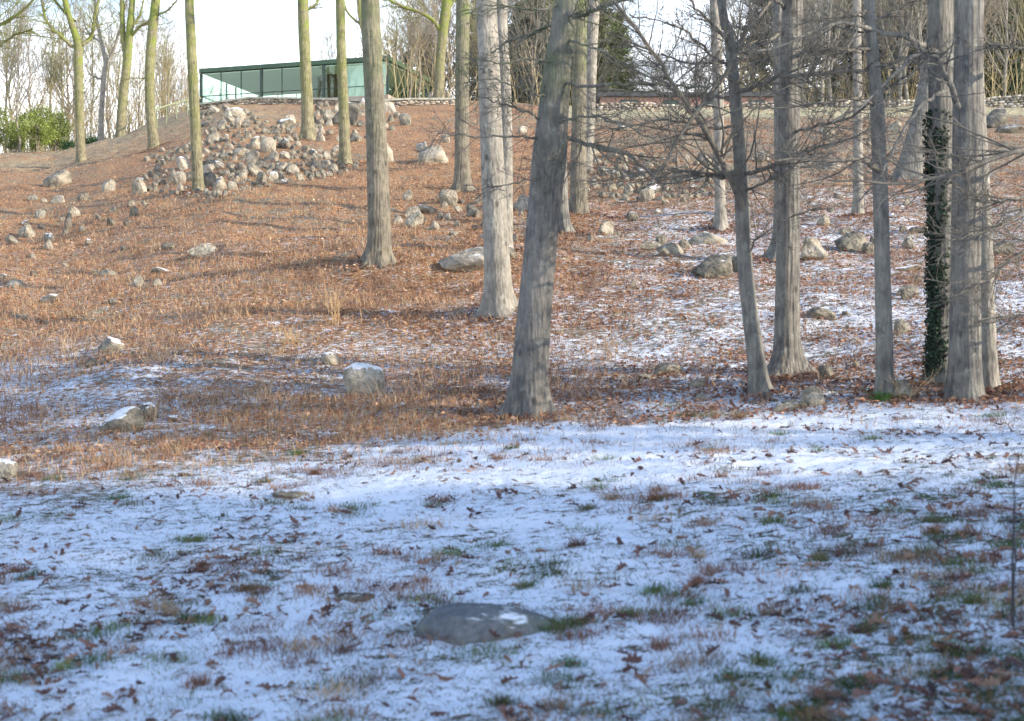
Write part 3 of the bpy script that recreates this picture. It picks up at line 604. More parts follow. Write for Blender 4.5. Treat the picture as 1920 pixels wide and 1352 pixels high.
# ------------------------------------------------------------------ trees in view
G1 = 'trees on the slope'
T = []
def TR(*a, **k): T.append(tree(*a, **k))
TR('forked olive barked tree on the left knoll with two spreading limbs', (152, 302), [(152, 302, 17), (149, 200, 16), (147, 110, 17), (146, 82, 16), (133, 40, 12), (122, 0, 11)], B_olive,
   limbs=[(26, [(137, 88, 7, 0), (112, 66, 6, -.4), (88, 40, 5, -.8), (78, 0, 4, -1), (70, -60, 3, -1.5)]), (26, [(154, 84, 8, 0), (172, 66, 7, .3), (180, 20, 6, .6), (196, -30, 4, 1)]), (16, [(140, 40, 6, 0), (110, 10, 5, .3), (84, -40, 3, .5)])],
   seed=1, land='forked olive tree', flare=.35, cn=7, group=G1)
TR('slender pale tree with low forks behind the knoll', (190, 273), [(188, 273, 12), (190, 220, 10), (195, 140, 9), (198, 118, 8), (186, 60, 6), (178, 10, 5)], B_pale,
   limbs=[(22, [(197, 122, 7, 0), (212, 98, 6, .2), (226, 50, 5, .3), (240, -10, 3, .4)]), (16, [(193, 150, 4, 0), (170, 140, 3, -.3), (160, 120, 2, -.4)]), (16, [(190, 80, 4, 0), (165, 60, 3, .2), (150, 20, 2, .2)])],
   seed=2, land='slender pale tree', flare=.3, cn=7, group=G1, Y=100)
TR('twin stemmed olive tree splitting high on the knoll', (226, 250), [(224, 250, 19), (230, 190, 17), (238, 120, 16), (243, 60, 14), (248, 0, 11)], B_olive,
   limbs=[(14, [(236, 110, 11, 0), (231, 70, 10, .1), (229, 20, 9, .1), (228, -60, 7, .2)]), (16, [(245, 70, 7, 0), (262, 50, 6, -.4), (284, 32, 5, -.6), (292, -30, 4, -.8)]), (12, [(240, 60, 5, 0), (262, 30, 4, .4), (272, -20, 3, .6)])],
   seed=3, land='twin stemmed tree', flare=.35, cn=7, group=G1, Y=99)
TR('straight olive trunk on the bare brown flank of the knoll', (289, 279), [(288, 279, 20), (281, 190, 18), (282, 100, 18), (292, 0, 17)], B_olive,
   limbs=[(14, [(284, 28, 5, 0), (306, 24, 4, -.2), (324, 10, 3, -.4), (340, -10, 3, -.6)]), (14, [(278, 148, 3, 0), (250, 146, 2, -.3), (225, 150, 2, -.5)])], seed=4, land='straight olive trunk', flare=.3, cn=8, group=G1)
TR('slim olive trunk in the middle of the rubble slope', (372, 362), [(372, 362, 22), (367, 250, 20), (361, 130, 19), (357, 50, 18), (355, 0, 17)], B_olive, seed=5, land='slim olive trunk', flare=.22, cn=8, group=G1)
TR('pale trunk with flared foot in front of the glass house', (577, 264), [(577, 264, 26), (576, 200, 22), (573, 130, 21), (570, 60, 21), (568, 0, 20)], B_olive,
   limbs=[(16, [(572, 20, 6, 0), (592, 8, 5, .2), (604, -15, 4, .4)])], seed=6, land='flared trunk before the glass house', flare=.5, cn=8, group=G1)
TR('olive trunk with flared foot at the end of the rubble bank', (647, 310), [(647, 310, 22), (645, 220, 20), (640, 100, 18), (638, 0, 17)], B_olive, seed=7, land='olive trunk at the rubble end', flare=.55, cn=8, group=G1)
TR('tall lit trunk standing straight on the leafy hump', (709, 492), [(709, 492, 46), (711, 430, 43), (709, 350, 41), (703, 200, 37), (698, 100, 36), (694, 0, 35)], B_greyu, seed=8, land='tall lit trunk', flare=.55, lobes=6, ridge=.035, cn=9, group=G1)
TR('thin dark forked tree rising behind the glass house roof', (688, 160), [(688, 160, 12), (686, 90, 11), (678, 40, 11), (672, -20, 10)], B_olive, seed=9, flare=.2, Y=128, group=G1, limbs=[(16, [(680, 50, 5, 0), (650, 20, 4, 0), (640, -30, 3, 0)])])
TR('leafless tree with a long low bough beside the parapet end', (823, 176), [(820, 176, 20), (826, 110, 18), (832, 50, 18), (838, 0, 20)], B_olive,
   limbs=[(24, [(826, 60, 8, 0), (814, 40, 8, -.3), (790, 24, 7, -.6), (760, 14, 6, -.9), (730, 0, 5, -1.2), (700, -20, 4, -1.4)]), (12, [(838, 20, 7, 0), (858, -10, 6, .3), (880, -50, 4, .5)])], seed=10, land='tree at the parapet end', flare=.35, group=G1)
TR('pale trunk with a broad bright flared foot', (871, 360), [(871, 360, 32), (867, 320, 29), (866, 200, 26), (867, 90, 26), (868, 0, 26)], B_greyu, seed=11, land='pale flared trunk', flare=.55, ridge=.03, cn=8, group=G1)
TR('broad grey trunk with a hollowed foot between two slimmer ones', (937, 585), [(937, 585, 54), (934, 530, 49), (928, 400, 46), (921, 250, 42), (916, 100, 40), (912, 0, 38)], B_pale, seed=12, land='broad grey trunk', flare=.55, lobes=4, ridge=.045, cn=9, group=G1)
TR('slimmer pale trunk standing close behind the broad grey one', (948, 470), [(948, 470, 26), (950, 380, 24), (948, 200, 23), (941, 60, 22), (940, 0, 22)], B_pale, seed=13, land='slimmer pale trunk', flare=.3, cn=7, group=G1)
TR('thick leaning shaded trunk at the edge of the snowy field', (989, 778), [(989, 778, 74), (994, 700, 66), (1001, 600, 64), (1012, 480, 62), (1021, 380, 62), (1030, 300, 66), (1036, 230, 60), (1048, 100, 50), (1062, 0, 46)], B_dark,
   limbs=[(14, [(1062, 258, 9, 0), (1100, 268, 8, -.2), (1140, 280, 11, -.4), (1180, 290, 7, -.5), (1215, 320, 4, -.6), (1240, 345, 3, -.6)]), (12, [(1040, 150, 6, 0), (1100, 160, 6, -.3), (1180, 155, 6, -.5), (1260, 160, 5, -.7), (1330, 164, 4, -1)]),
          (18, [(1052, 30, 10, 0), (1090, 28, 9, -.3), (1130, 12, 7, -.6), (1180, -5, 6, -.9)]), (16, [(1040, 38, 6, 0), (1010, 60, 6, .2), (960, 75, 4, .4), (920, 100, 3, .5)]), (14, [(1020, 228, 4, 0), (980, 208, 4, -.3), (930, 190, 3, -.5), (880, 175, 2, -.6)]),
          (10, [(1010, 390, 3, 0), (1040, 300, 3, -.6), (1060, 262, 4, -.8)]), (12, [(1030, 258, 5, 0), (960, 257, 4, -.3), (880, 255, 3, -.5), (820, 250, 2, -.6)]),
          (16, [(1038, 190, 5, 0), (990, 170, 4, -.4), (930, 150, 3, -.7), (870, 155, 2, -.9)]), (16, [(1046, 120, 5, 0), (1000, 110, 4, -.4), (940, 118, 3, -.7), (880, 108, 2, -.9)]), (14, [(1026, 330, 4, 0), (980, 340, 3, -.4), (920, 352, 2, -.7), (870, 348, 2, -.9)]),
          (16, [(1050, 70, 5, .1), (1110, 90, 4, -.5), (1180, 118, 3, -.9), (1240, 128, 2, -1.1)]), (16, [(1034, 235, 5, 0), (1090, 218, 4, -.6), (1160, 232, 3, -.9), (1230, 262, 2, -1.1)]), (16, [(1056, 10, 5, 0), (1000, 20, 4, -.4), (930, 10, 3, -.8), (860, 30, 2, -1)])],
   seed=14, land='leaning shaded trunk', flare=.55, lobes=5, ridge=.05, cn=10, group=G1)
TR('slender trunk peeping out behind the thick leaning one', (1063, 438), [(1063, 438, 28), (1055, 400, 24), (1052, 300, 22), (1050, 150, 20), (1052, 0, 18)], B_grey, seed=15, land='slender trunk', flare=.45, cn=7, group=G1)
TR('smooth grey trunk with a wide shaded side beside the leaning tree', (1086, 400), [(1084, 400, 34), (1085, 320, 31), (1086, 200, 28), (1087, 100, 26), (1088, 0, 26)], B_greyu, seed=16, land='smooth grey trunk', flare=.35, cn=8, group=G1)
TR('white lit trunk just beyond the smooth grey one', (1100, 318), [(1102, 318, 22), (1106, 220, 19), (1110, 100, 20), (1114, 0, 21)], B_pale, seed=17, land='white lit trunk', flare=.3, cn=7, group=G1)
TR('slim pale trunk with split foot far behind the branchy tree', (1352, 430), [(1352, 430, 24), (1350, 370, 20), (1347, 200, 20), (1343, 60, 20), (1340, 0, 19)], B_pale, seed=18, land='slim pale far trunk', flare=.6, lobes=3, cn=7, group=G1)
TR('curving branchy tree with long criss crossing boughs at the field edge', (1425, 742), [(1425, 742, 40), (1420, 690, 34), (1408, 600, 30), (1397, 500, 29), (1392, 400, 28), (1388, 300, 25), (1380, 200, 23), (1374, 130, 22), (1366, 60, 19), (1352, 0, 16)], B_grey,
   limbs=[(26, [(1398, 408, 15, 0), (1372, 340, 13, -.3), (1345, 285, 11, -.6), (1302, 217, 10, -.9), (1262, 158, 8, -1.2), (1230, 110, 8, -1.4), (1196, 60, 7, -1.6), (1150, 0, 6, -1.8)]),
          (26, [(1220, 345, 3, -1.6), (1250, 300, 5, -1.4), (1300, 218, 8, -1.1), (1340, 168, 9, -.7), (1368, 118, 8, -.3), (1400, 60, 6, -.2), (1440, 10, 5, 0), (1470, -40, 4, .2)]),
          (30, [(1394, 318, 12, 0), (1350, 330, 9, -.3), (1290, 322, 7, -.6), (1240, 318, 5, -.9), (1180, 330, 3, -1.1), (1110, 340, 2, -1.2)]),
          (24, [(1384, 330, 8, 0), (1450, 310, 9, -.3), (1490, 288, 7, -.5), (1560, 270, 4, -.7), (1640, 240, 3, -.9)]),
          (28, [(1376, 175, 9, 0), (1410, 165, 9, -.4), (1460, 145, 8, -.6), (1530, 138, 8, -.8), (1620, 130, 7, -.9), (1700, 112, 5, -1), (1760, 110, 3, -1.1)]),
          (22, [(1376, 110, 7, 0), (1350, 60, 6, -.2), (1310, 20, 5, -.4), (1280, -20, 4, -.6)]), (20, [(1390, 360, 5, 0), (1430, 345, 5, -.4), (1500, 300, 3, -.8), (1560, 240, 3, -1)]),
          (22, [(1382, 235, 5, 0), (1330, 240, 5, -.4), (1260, 225, 4, -.8), (1180, 232, 3, -1), (1100, 210, 2, -1.2)]),
          (20, [(1376, 130, 6, 0), (1330, 100, 5, -.3), (1290, 60, 4, -.6), (1240, 40, 3, -.9), (1180, 28, 3, -1.2)]), (20, [(1380, 190, 6, 0), (1330, 180, 5, .3), (1270, 178, 5, .5), (1200, 170, 4, .6), (1120, 168, 3, .8)]),
          (20, [(1398, 480, 4, 0), (1430, 440, 3, -.5), (1500, 400, 3, -.9), (1560, 390, 2, -1.2)])],
   seed=19, land='curving branchy tree', flare=.45, ridge=.05, cn=9, bmat=B_twig, group=G1)
TR('tall straight trunk split at its wide flared foot', (1474, 702), [(1474, 702, 56), (1475, 640, 46), (1477, 520, 44), (1478, 350, 42), (1480, 180, 40), (1484, 60, 38), (1486, 0, 37)], B_rough,
   limbs=[(24, [(1478, 108, 8, 0), (1520, 96, 7, -.3), (1570, 95, 6, -.6), (1620, 90, 4, -.8)]), (20, [(1470, 60, 8, 0), (1420, 85, 7, -.4), (1380, 112, 6, -.7), (1300, 120, 4, -1), (1240, 100, 3, -1.3)]), (22, [(1476, 250, 6, 0), (1540, 235, 6, -.4), (1600, 215, 5, -.8), (1660, 170, 4, -1.1), (1720, 130, 3, -1.3)]), (18, [(1476, 20, 7, 0), (1440, -10, 6, -.3), (1400, -40, 5, -.5)])],
   seed=20, land='split flared trunk', flare=.75, lobes=3, ridge=.06, cn=9, group=G1)
TR('dark flared trunk hidden close behind the split one', (1452, 492), [(1452, 492, 36), (1462, 430, 26), (1464, 300, 25), (1462, 100, 24), (1460, 0, 22)], B_grey, seed=21, flare=.8, lobes=4, cn=7, group=G1)
TR('pale far trunk rising before the dry stone wall', (1609, 405), [(1609, 405, 22), (1609, 330, 19), (1608, 190, 18), (1607, 80, 16), (1607, 0, 15)], B_pale, seed=22, land='pale trunk before the wall', flare=.35, cn=7, group=G1)
TR('slim straight trunk with one drooping bough and green at its foot', (1660, 748), [(1660, 748, 38), (1659, 690, 33), (1657, 600, 31), (1654, 480, 29), (1650, 330, 28), (1644, 200, 25), (1637, 100, 22), (1630, 0, 20)], B_grey,
   limbs=[(10, [(1650, 322, 15, 0), (1630, 306, 12, -.3), (1600, 300, 9, -.6), (1560, 302, 6, -.9), (1500, 298, 4, -1.2), (1450, 300, 3, -1.4)]), (18, [(1641, 92, 6, 0), (1600, 94, 6, -.3), (1560, 96, 4, -.4), (1510, 110, 3, -.5)]),
          (20, [(1644, 198, 7, 0), (1610, 186, 6, -.3), (1560, 190, 5, -.6), (1490, 200, 3, -.8), (1430, 205, 2, -1)]), (18, [(1632, 20, 6, 0), (1590, 30, 5, -.3), (1540, 34, 4, -.5), (1480, 50, 3, -.7)]), (18, [(1636, 40, 5, 0), (1680, 20, 5, .3), (1720, 0, 4, .4)])],
   seed=23, land='slim straight trunk', flare=.3, ridge=.03, cn=9, group=G1, bmat=B_twig)
TR('thick trunk leaning uphill in front of the dry stone wall', (1702, 336), [(1702, 336, 50), (1712, 290, 44), (1726, 230, 40), (1742, 150, 36), (1754, 60, 34), (1760, 0, 32)], B_grey, seed=24, land='uphill leaning trunk', flare=.25, cn=8, group=G1)
TIVY = tree('tall shaded trunk wrapped in dark ivy', (1763, 722), [(1763, 722, 50), (1765, 650, 46), (1766, 500, 44), (1765, 300, 45), (1764, 150, 46), (1763, 0, 46)], B_grey, seed=25, land='ivy trunk', flare=.6, cn=9, group=G1,
   limbs=[(8, [(1756, 100, 14, -.2), (1735, 84, 11, -.4), (1690, 68, 10, -.6), (1640, 58, 9, -.8), (1600, 46, 8, -1), (1570, 44, 7, -1.1), (1520, 62, 6, -1.2), (1470, 84, 5, -1.3), (1420, 96, 4, -1.4)])])
T.append(TIVY)
TR('thickest furrowed trunk at the field edge beside the ivy one', (1808, 748), [(1808, 748, 66), (1809, 680, 60), (1810, 550, 57), (1812, 400, 55), (1814, 200, 53), (1818, 0, 52)], B_rough,
   limbs=[(16, [(1796, 200, 14, -.3), (1786, 170, 12, -.5), (1768, 125, 11, -.7), (1750, 102, 10, -.8), (1725, 98, 9, -.9), (1700, 118, 7, -1), (1670, 150, 6, -1.1), (1620, 190, 4, -1.2), (1560, 230, 3, -1.3)]),
          (10, [(1774, 170, 8, -.6), (1748, 184, 7, -.8), (1720, 205, 6, -.9), (1690, 250, 6, -1), (1666, 300, 5, -1.1), (1640, 345, 4, -1.2), (1600, 390, 2, -1.3)])],
   seed=26, land='thickest furrowed trunk', flare=.25, ridge=.05, cn=9, group=G1)
TR('pale smooth trunk close beside the thickest furrowed one', (1853, 732), [(1853, 732, 40), (1851, 640, 34), (1847, 480, 30), (1842, 330, 26), (1836, 200, 22), (1830, 60, 20), (1828, 0, 19)], B_pale, seed=27, land='pale smooth trunk', flare=.3, cn=8, group=G1)
# a tree past the frame whose low boughs reach in
TR('tree whose low dark boughs reach in from beyond the frame', (2050, 745), [(2050, 745, 60), (2046, 500, 54), (2044, 250, 50), (2044, 0, 46)], B_grey,
   limbs=[(24, [(2044, 260, 14, 0), (1960, 276, 12, -.4), (1900, 286, 10, -.6), (1830, 312, 9, -.8), (1760, 334, 7, -1), (1690, 345, 6, -1.1), (1620, 340, 4, -1.3), (1550, 338, 3, -1.4)]),
          (22, [(2044, 330, 12, 0), (1960, 355, 8, -.3), (1900, 372, 7, -.5), (1862, 378, 6, -.6), (1830, 374, 4, -.7), (1790, 350, 3, -.8)]),
          (22, [(2046, 420, 10, 0), (1960, 452, 8, -.3), (1890, 490, 6, -.5), (1840, 530, 5, -.6), (1790, 555, 3, -.7)]),
          (20, [(2046, 380, 9, 0), (1930, 392, 6, -.3), (1880, 420, 6, -.4), (1830, 440, 4, -.6), (1770, 455, 3, -.8)]),
          (18, [(2046, 570, 8, 0), (1960, 590, 5, -.3), (1890, 592, 4, -.4), (1840, 600, 3, -.6)]), (20, [(2044, 60, 12, 0), (1960, 85, 8, -.3), (1900, 90, 6, -.4), (1850, 80, 4, -.6)])],
   seed=28, flare=.4, cn=9, group=G1, bmat=B_twig)

gd = np.random.default_rng(91); xs_, ys_ = [], []
for rt_, Yt, ot, Qt in T:
    if Yt > 75: continue
    m_ = int(130 + 5 * Yt); r0 = Qt[0, 3]; an = gd.random(m_) * 6.283; dd = r0 * (1.0 + np.abs(gd.normal(size=m_)) * 2.2)
    xs_.append(ot[0] + dd * np.cos(an)); ys_.append(ot[1] - r0 * .3 + dd * np.sin(an))
xs_, ys_ = np.concatenate(xs_), np.concatenate(ys_)
V, Fq, C = quads(xs_, ys_, gd.uniform(.05, .11, len(xs_)), .6, pal(len(xs_), BROWN[:4] + RUST[:3]), .03)
tag(mesh('leaf_drifts', V, Fq, M_leaf, None, False, {'tint': C}), 'brown leaves drifted against the feet of the trunks', 'leaves', kind='stuff')
TR('olive tree past the frame whose low boughs cross the far corner', (-95, 300), [(-95, 300, 26), (-94, 150, 24), (-92, 0, 22)], B_olive,
   limbs=[(30, [(-93, 90, 9, 0), (-40, 60, 8, -1), (10, 42, 7, -1.8), (55, 8, 5, -2.4), (90, -40, 3, -3)]), (26, [(-93, 160, 7, 0), (-30, 110, 6, -1), (20, 70, 4, -1.5), (60, 55, 3, -2)]), (20, [(-92, 20, 8, 0), (-30, 5, 6, -1), (30, -10, 5, -2)])], seed=29, flare=.3, group=G1)
# ivy on the ivy trunk
def cards(P, size, nrm, cols, g, asp=.8):
    n = len(P); a = np.cross(nrm, g.normal(size=(n, 3))); a /= np.linalg.norm(a, axis=1, keepdims=True) + 1e-9; b = np.cross(nrm, a)
    s = size[:, None]
    V = np.stack([P - a * s * .5, P - b * s * asp * .5, P + a * s * .5, P + b * s * asp * .5], 1)
    return V.reshape(-1, 3), np.arange(n * 4).reshape(n, 4), np.repeat(np.clip(cols, .005, .95), 4, 0)
g = np.random.default_rng(3)
root, Yi, orgi, Qi = TIVY
n = 7500; hh = g.random(n) ** .8 * 3.2 + .1; qi = np.clip(np.interp(hh, Qi[:, 2] - Qi[0, 2], np.arange(len(Qi))).astype(int), 0, len(Qi) - 1)
th = math.pi * 1.12 + g.normal(size=n) * .62; keep = fbm(th * 2.2 + 3, hh * 2.5, s=8) > .44 + .05 * hh / 3; th, qi, hh = th[keep], qi[keep], hh[keep]
rad = Qi[qi, 3] * 1.07 + g.random(len(th)) ** 2 * .06; nr = np.stack([np.cos(th), np.sin(th), .2 * np.ones(len(th))], 1) + g.normal(size=(len(th), 3)) * .45; nr /= np.linalg.norm(nr, axis=1, keepdims=True)
P = np.stack([Qi[qi, 0] + rad * np.cos(th), Qi[qi, 1] + rad * np.sin(th), orgi[2] + hh], 1)
v, f, c = cards(P, g.uniform(.028, .055, len(P)), nr, np.array([.018, .036, .02]) * (1 + .6 * g.normal(size=(len(P), 1))), g)
tag(mesh('ivy', v, f, M_leaf, root, False, {'tint': c}, org=orgi), 'dark green ivy climbing the shaded side of the trunk')

# ------------------------------------------------------------------ rubble: every stone a thing
ORD = 'nearest second third fourth fifth sixth seventh eighth ninth tenth eleventh twelfth thirteenth fourteenth fifteenth sixteenth seventeenth eighteenth nineteenth twentieth'.split()
TENS = ['', '', 'twenty', 'thirty', 'forty', 'fifty', 'sixty', 'seventy', 'eighty', 'ninety']
def ordn(k):
    if k < 20: return ORD[k]
    k += 1; q, m = divmod(k, 10)
    return (TENS[q][:-1] + 'ieth') if m == 0 else TENS[q] + '-' + ['first', 'second', 'third', 'fourth', 'fifth', 'sixth', 'seventh', 'eighth', 'ninth'][m - 1]
def inside(x, y, poly):
    c = False; j = len(poly) - 1
    for i in range(len(poly)):
        if (poly[i][1] > y) != (poly[j][1] > y) and x < (poly[j][0] - poly[i][0]) * (y - poly[i][1]) / (poly[j][1] - poly[i][1]) + poly[i][0]: c = not c
        j = i
    return c
RUB = []
def rubble(poly, n, sz, gap, where, group, snow=(.75, .2, .05)):
    xs = [p[0] for p in poly]; ys = [p[1] for p in poly]; got = []; tries = 0
    while len(got) < n and tries < 9000:
        tries += 1; a, b = random.uniform(min(xs), max(xs)), random.uniform(min(ys), max(ys))
        if not inside(a, b, poly): continue
        s = sz[0] + (sz[1] - sz[0]) * random.random() ** 2.4
        if any(abs(a - q[0]) < gap * (s + q[2]) / 2 and abs(b - q[1]) < gap * .75 * (s + q[2]) / 2 for q in got): continue
        got.append((a, b, s))
    for a, b, s in got:
        sn = random.choices((0, 1, 2), snow)[0]; asp = random.uniform(.6, .95)
        o = rock(a, b, s, s * asp, None, None, sn, group=group, sink=.36, tilt=.35, depth=random.uniform(.7, 1))
        RUB.append((o, a, b - s * asp / 2, s, asp, sn, where))
rubble([(385, 200), (470, 215), (560, 235), (560, 280), (640, 290), (650, 325), (560, 345), (500, 352), (400, 378), (330, 372), (290, 360), (255, 368), (245, 350), (300, 318), (265, 300), (300, 285), (375, 270), (370, 225)], 260, (11, 38), .64, 'rubble slope', 'fieldstones of the rubble slope below the glass house')
rubble([(385, 290), (640, 280), (640, 330), (380, 372)], 40, (14, 30), .66, 'rubble foot', 'fieldstones of the rubble slope below the glass house')
rubble([(585, 195), (690, 195), (760, 200), (760, 240), (700, 270), (590, 270)], 44, (14, 34), .7, 'rubble bank', 'fieldstones of the bank below the parapet')
rubble([(1110, 290), (1200, 300), (1330, 300), (1335, 372), (1240, 385), (1110, 372), (1070, 330)], 90, (14, 36), .66, 'rocky bank', 'stones of the rocky bank uphill of the leaning trunk', (.9, .08, .02))
rubble([(60, 370), (250, 345), (290, 400), (120, 455), (10, 470)], 22, (14, 30), 1.2, 'open stony slope', 'scattered stones at the low end of the rubble')
rubble([(0, 470), (300, 440), (300, 600), (0, 620)], 12, (12, 30), 1.5, 'rusty grass', 'half buried stones in the rusty grass')
rubble([(730, 370), (900, 380), (1040, 400), (1040, 450), (900, 460), (740, 440)], 34, (14, 34), .85, 'stone scatter', 'stones scattered across the middle of the slope', (.85, .13, .02))
rubble([(1100, 400), (1340, 400), (1760, 380), (1760, 470), (1500, 470), (1100, 470)], 16, (14, 30), 1.4, 'leafy snow', 'stones among the snowy leaves uphill')
rubble([(1480, 240), (1700, 240), (1900, 280), (1900, 400), (1740, 400), (1480, 380)], 18, (14, 32), 1.3, 'upper slope', 'stones on the upper slope below the wall')
rubble([(1030, 560), (1900, 520), (1900, 700), (1040, 740)], 12, (12, 26), 1.5, 'lower slope', 'small stones low on the slope')
RUB.sort(key=lambda q: -q[3])
Vs, Fs, k0 = [], [], 0
bpy.context.view_layer.update()
for q in RUB[258:]:
    mw = np.array(q[0].matrix_world); v = rock_shape(hash(q[0].name) % 12 if False else (k0 // 642) % 12)[:, :]; v = v @ mw[:3, :3].T + mw[:3, 3]; Vs.append(v); Fs.append(IF + k0); k0 += len(v); bpy.data.objects.remove(q[0])
if Vs: tag(mesh('small_stones', np.concatenate(Vs), np.concatenate(Fs), RK[0]), 'small stones filling the gaps of the rubble', 'stones', kind='stuff')
RUB = RUB[:258]
by = {}
for o, a, b, s, asp, sn, wh in RUB:
    d, lx, ly, nm = min((math.hypot(a - q[0], (b - q[1]) * 1.0), q[0], q[1], q[2]) for q in LAND)
    side = ('left of' if a < lx else 'right of') if abs(a - lx) * 1.0 > abs(b - ly) else ('uphill of' if b < ly else 'downhill of')
    by.setdefault((nm, side), []).append((d, o, s, asp, sn))
for (nm, side), lst in by.items():
    for k, (d, o, s, asp, sn) in enumerate(sorted(lst, key=lambda q: q[0])):
        size = 'small' if s < 16 else 'large' if s > 24 else 'middling'
        sh = 'flat' if asp < .7 else 'round' if asp > .85 else 'blunt'
        o['label'] = f"{size} {sh} {'snow dusted ' if sn else ''}stone, {ordn(k)} out {side} the {nm}"

# ------------------------------------------------------------------ boxes
def bx(x0, x1, y0, y1, z0, z1):
    v = np.array([[a, b, c] for a in (x0, x1) for b in (y0, y1) for c in (z0, z1)], float)
    f = np.array([[0, 1, 3, 2], [4, 6, 7, 5], [0, 4, 5, 1], [2, 3, 7, 6], [0, 2, 6, 4], [1, 5, 7, 3]]); return v, f
def bobj(name, boxes, mat, parent=None, bev=0.0, **k):
    v, f = join([bx(*b) for b in boxes]); o = mesh(name, v, f, mat, parent, False, **k)
    if bev: m = o.modifiers.new('bevel', 'BEVEL'); m.width = bev; m.segments = 2
    return o
M_steel = plain('dark_green_steel', (.035, .06, .045), .45, .2); M_fascia = plain('green_fascia', (.05, .10, .055), .5, .25, 2)
M_ceil = plain('pale_green_ceiling', (.85, .92, .87), .7, .08); M_brick = plain('brick_drum', (.12, .07, .05), .8, .25, 14); M_white = plain('white_curtain', (.78, .78, .76), .8, .06)
M_cond = plain('coping_concrete', (.36, .36, .30), .9, .3, 3)
mg, n_, l_, p_ = newmat('tinted_glass')
p_.inputs['Roughness'].default_value = .03
tr = n_.new('ShaderNodeBsdfTransparent'); tr.inputs['Color'].default_value = (.86, .95, .89, 1); gl = n_.new('ShaderNodeBsdfGlossy'); gl.inputs['Roughness'].default_value = .02; gl.inputs['Color'].default_value = (.8, .95, .88, 1)
lw = n_.new('ShaderNodeLayerWeight'); lw.inputs['Blend'].default_value = .5; pw_ = n_.new('ShaderNodeMath'); pw_.operation = 'POWER'; pw_.inputs[1].default_value = 4; l_(lw.outputs['Facing'], pw_.inputs[0]); fr = n_.new('ShaderNodeMath'); fr.operation = 'MULTIPLY_ADD'; fr.inputs[1].default_value = .35; fr.inputs[2].default_value = .04; l_(pw_.outputs[0], fr.inputs[0]); ms = n_.new('ShaderNodeMixShader'); l_(fr.outputs[0], ms.inputs[0]); l_(tr.outputs[0], ms.inputs[1]); l_(gl.outputs[0], ms.inputs[2]); l_(ms.outputs[0], n_['Material Output'].inputs['Surface'])

# ------------------------------------------------------------------ the glass house
A = W3(377, 0, 117.0); Bp = W3(727, 0, 112.0); dv = Bp[:2] - A[:2]; LEN = float(np.linalg.norm(dv)); ANG = math.atan2(dv[1], dv[0]); DEP = 10.4; HT = 3.25
FZ = 24.62 - HT
house = empty('glass_house', (A[0], A[1], FZ), 'low flat roofed glass pavilion with green steel frame on the knoll', 'house'); house.rotation_euler.z = ANG
bobj('roof', [(-.12, LEN + .12, -.12, DEP + .12, HT - .36, HT)], M_fascia, house, .02)
bobj('ceiling', [(.15, LEN - .15, .15, DEP - .15, HT - .47, HT - .424)], M_ceil, house)
bobj('floor_slab', [(-.05, LEN + .05, -.05, DEP + .05, -.9, .12)], plain('brick_plinth', (.42, .34, .28), .85, .25, 9), house)
for cx in (0, LEN * .3333, LEN * .6667, LEN):
    for cy in (0, DEP): bobj('column', [(cx - .1, cx + .1, cy - .1, cy + .1, .12, HT - .42)], M_steel, house)
for cy in (DEP * .42, DEP * .58):
    for cx in (0, LEN): bobj('door_post', [(cx - .06, cx + .06, cy - .06, cy + .06, .12, HT - .42)], M_steel, house)
for k in range(1, 9):
    if k % 3:
        for cy in (0, DEP): bobj('mullion', [(LEN * k / 9 - .03, LEN * k / 9 + .03, cy - .04, cy + .04, .12, HT - .42)], M_steel, house)
for cy in (0, DEP): bobj('chair_rail', [(.1, LEN - .1, cy - .05, cy + .05, .88, .94)], M_steel, house)
for cx in (0, LEN): bobj('chair_rail', [(cx - .05, cx + .05, .1, DEP - .1, .88, .94)], M_steel, house)
def pane(x0, x1, y0, y1): bobj('glass_pane', [(x0, x1, y0, y1, .13, HT - .43)], mg, house)
for k in range(3):
    a0, a1 = LEN * k / 3 + .11, LEN * (k + 1) / 3 - .11
    pane(a0, a1, -.006, .006); pane(a0, a1, DEP - .006, DEP + .006)
for cx in (0, LEN):
    pane(cx - .006, cx + .006, .11, DEP * .42 - .07); pane(cx - .006, cx + .006, DEP * .42 + .07, DEP * .58 - .07); pane(cx - .006, cx + .006, DEP * .58 + .07, DEP - .11)
th = np.linspace(0, 2 * math.pi, 33)[:-1]
c0 = np.array([[[LEN * .60, DEP * .45, .12], [LEN * .60, DEP * .45, HT + .5]]]); v, f = tube_arrays(c0, np.array([[1.5, 1.5]]), 32)
mesh('brick_drum', v, f, M_brick, house)
bobj('curtain', [(LEN * .77, LEN * .985, .45, .49, .14, HT - .5)], M_white, house)
bobj('cabinet', [(LEN * .42, LEN * .62, DEP * .55, DEP * .6, .12, 1.9)], plain('walnut', (.12, .07, .04), .5, .2), house)
bobj('table', [(LEN * .30, LEN * .38, 2.2, 3.4, .78, .84), (LEN * .335, LEN * .345, 2.7, 2.8, .12, .78)], M_white, house)
bobj('daybed', [(LEN * .34, LEN * .46, 4.0, 5.0, .35, .62), (LEN * .345, LEN * .35, 4.05, 4.1, .12, .35), (LEN * .45, LEN * .455, 4.05, 4.1, .12, .35), (LEN * .345, LEN * .35, 4.9, 4.95, .12, .35), (LEN * .45, LEN * .455, 4.9, 4.95, .12, .35)], M_white, house)

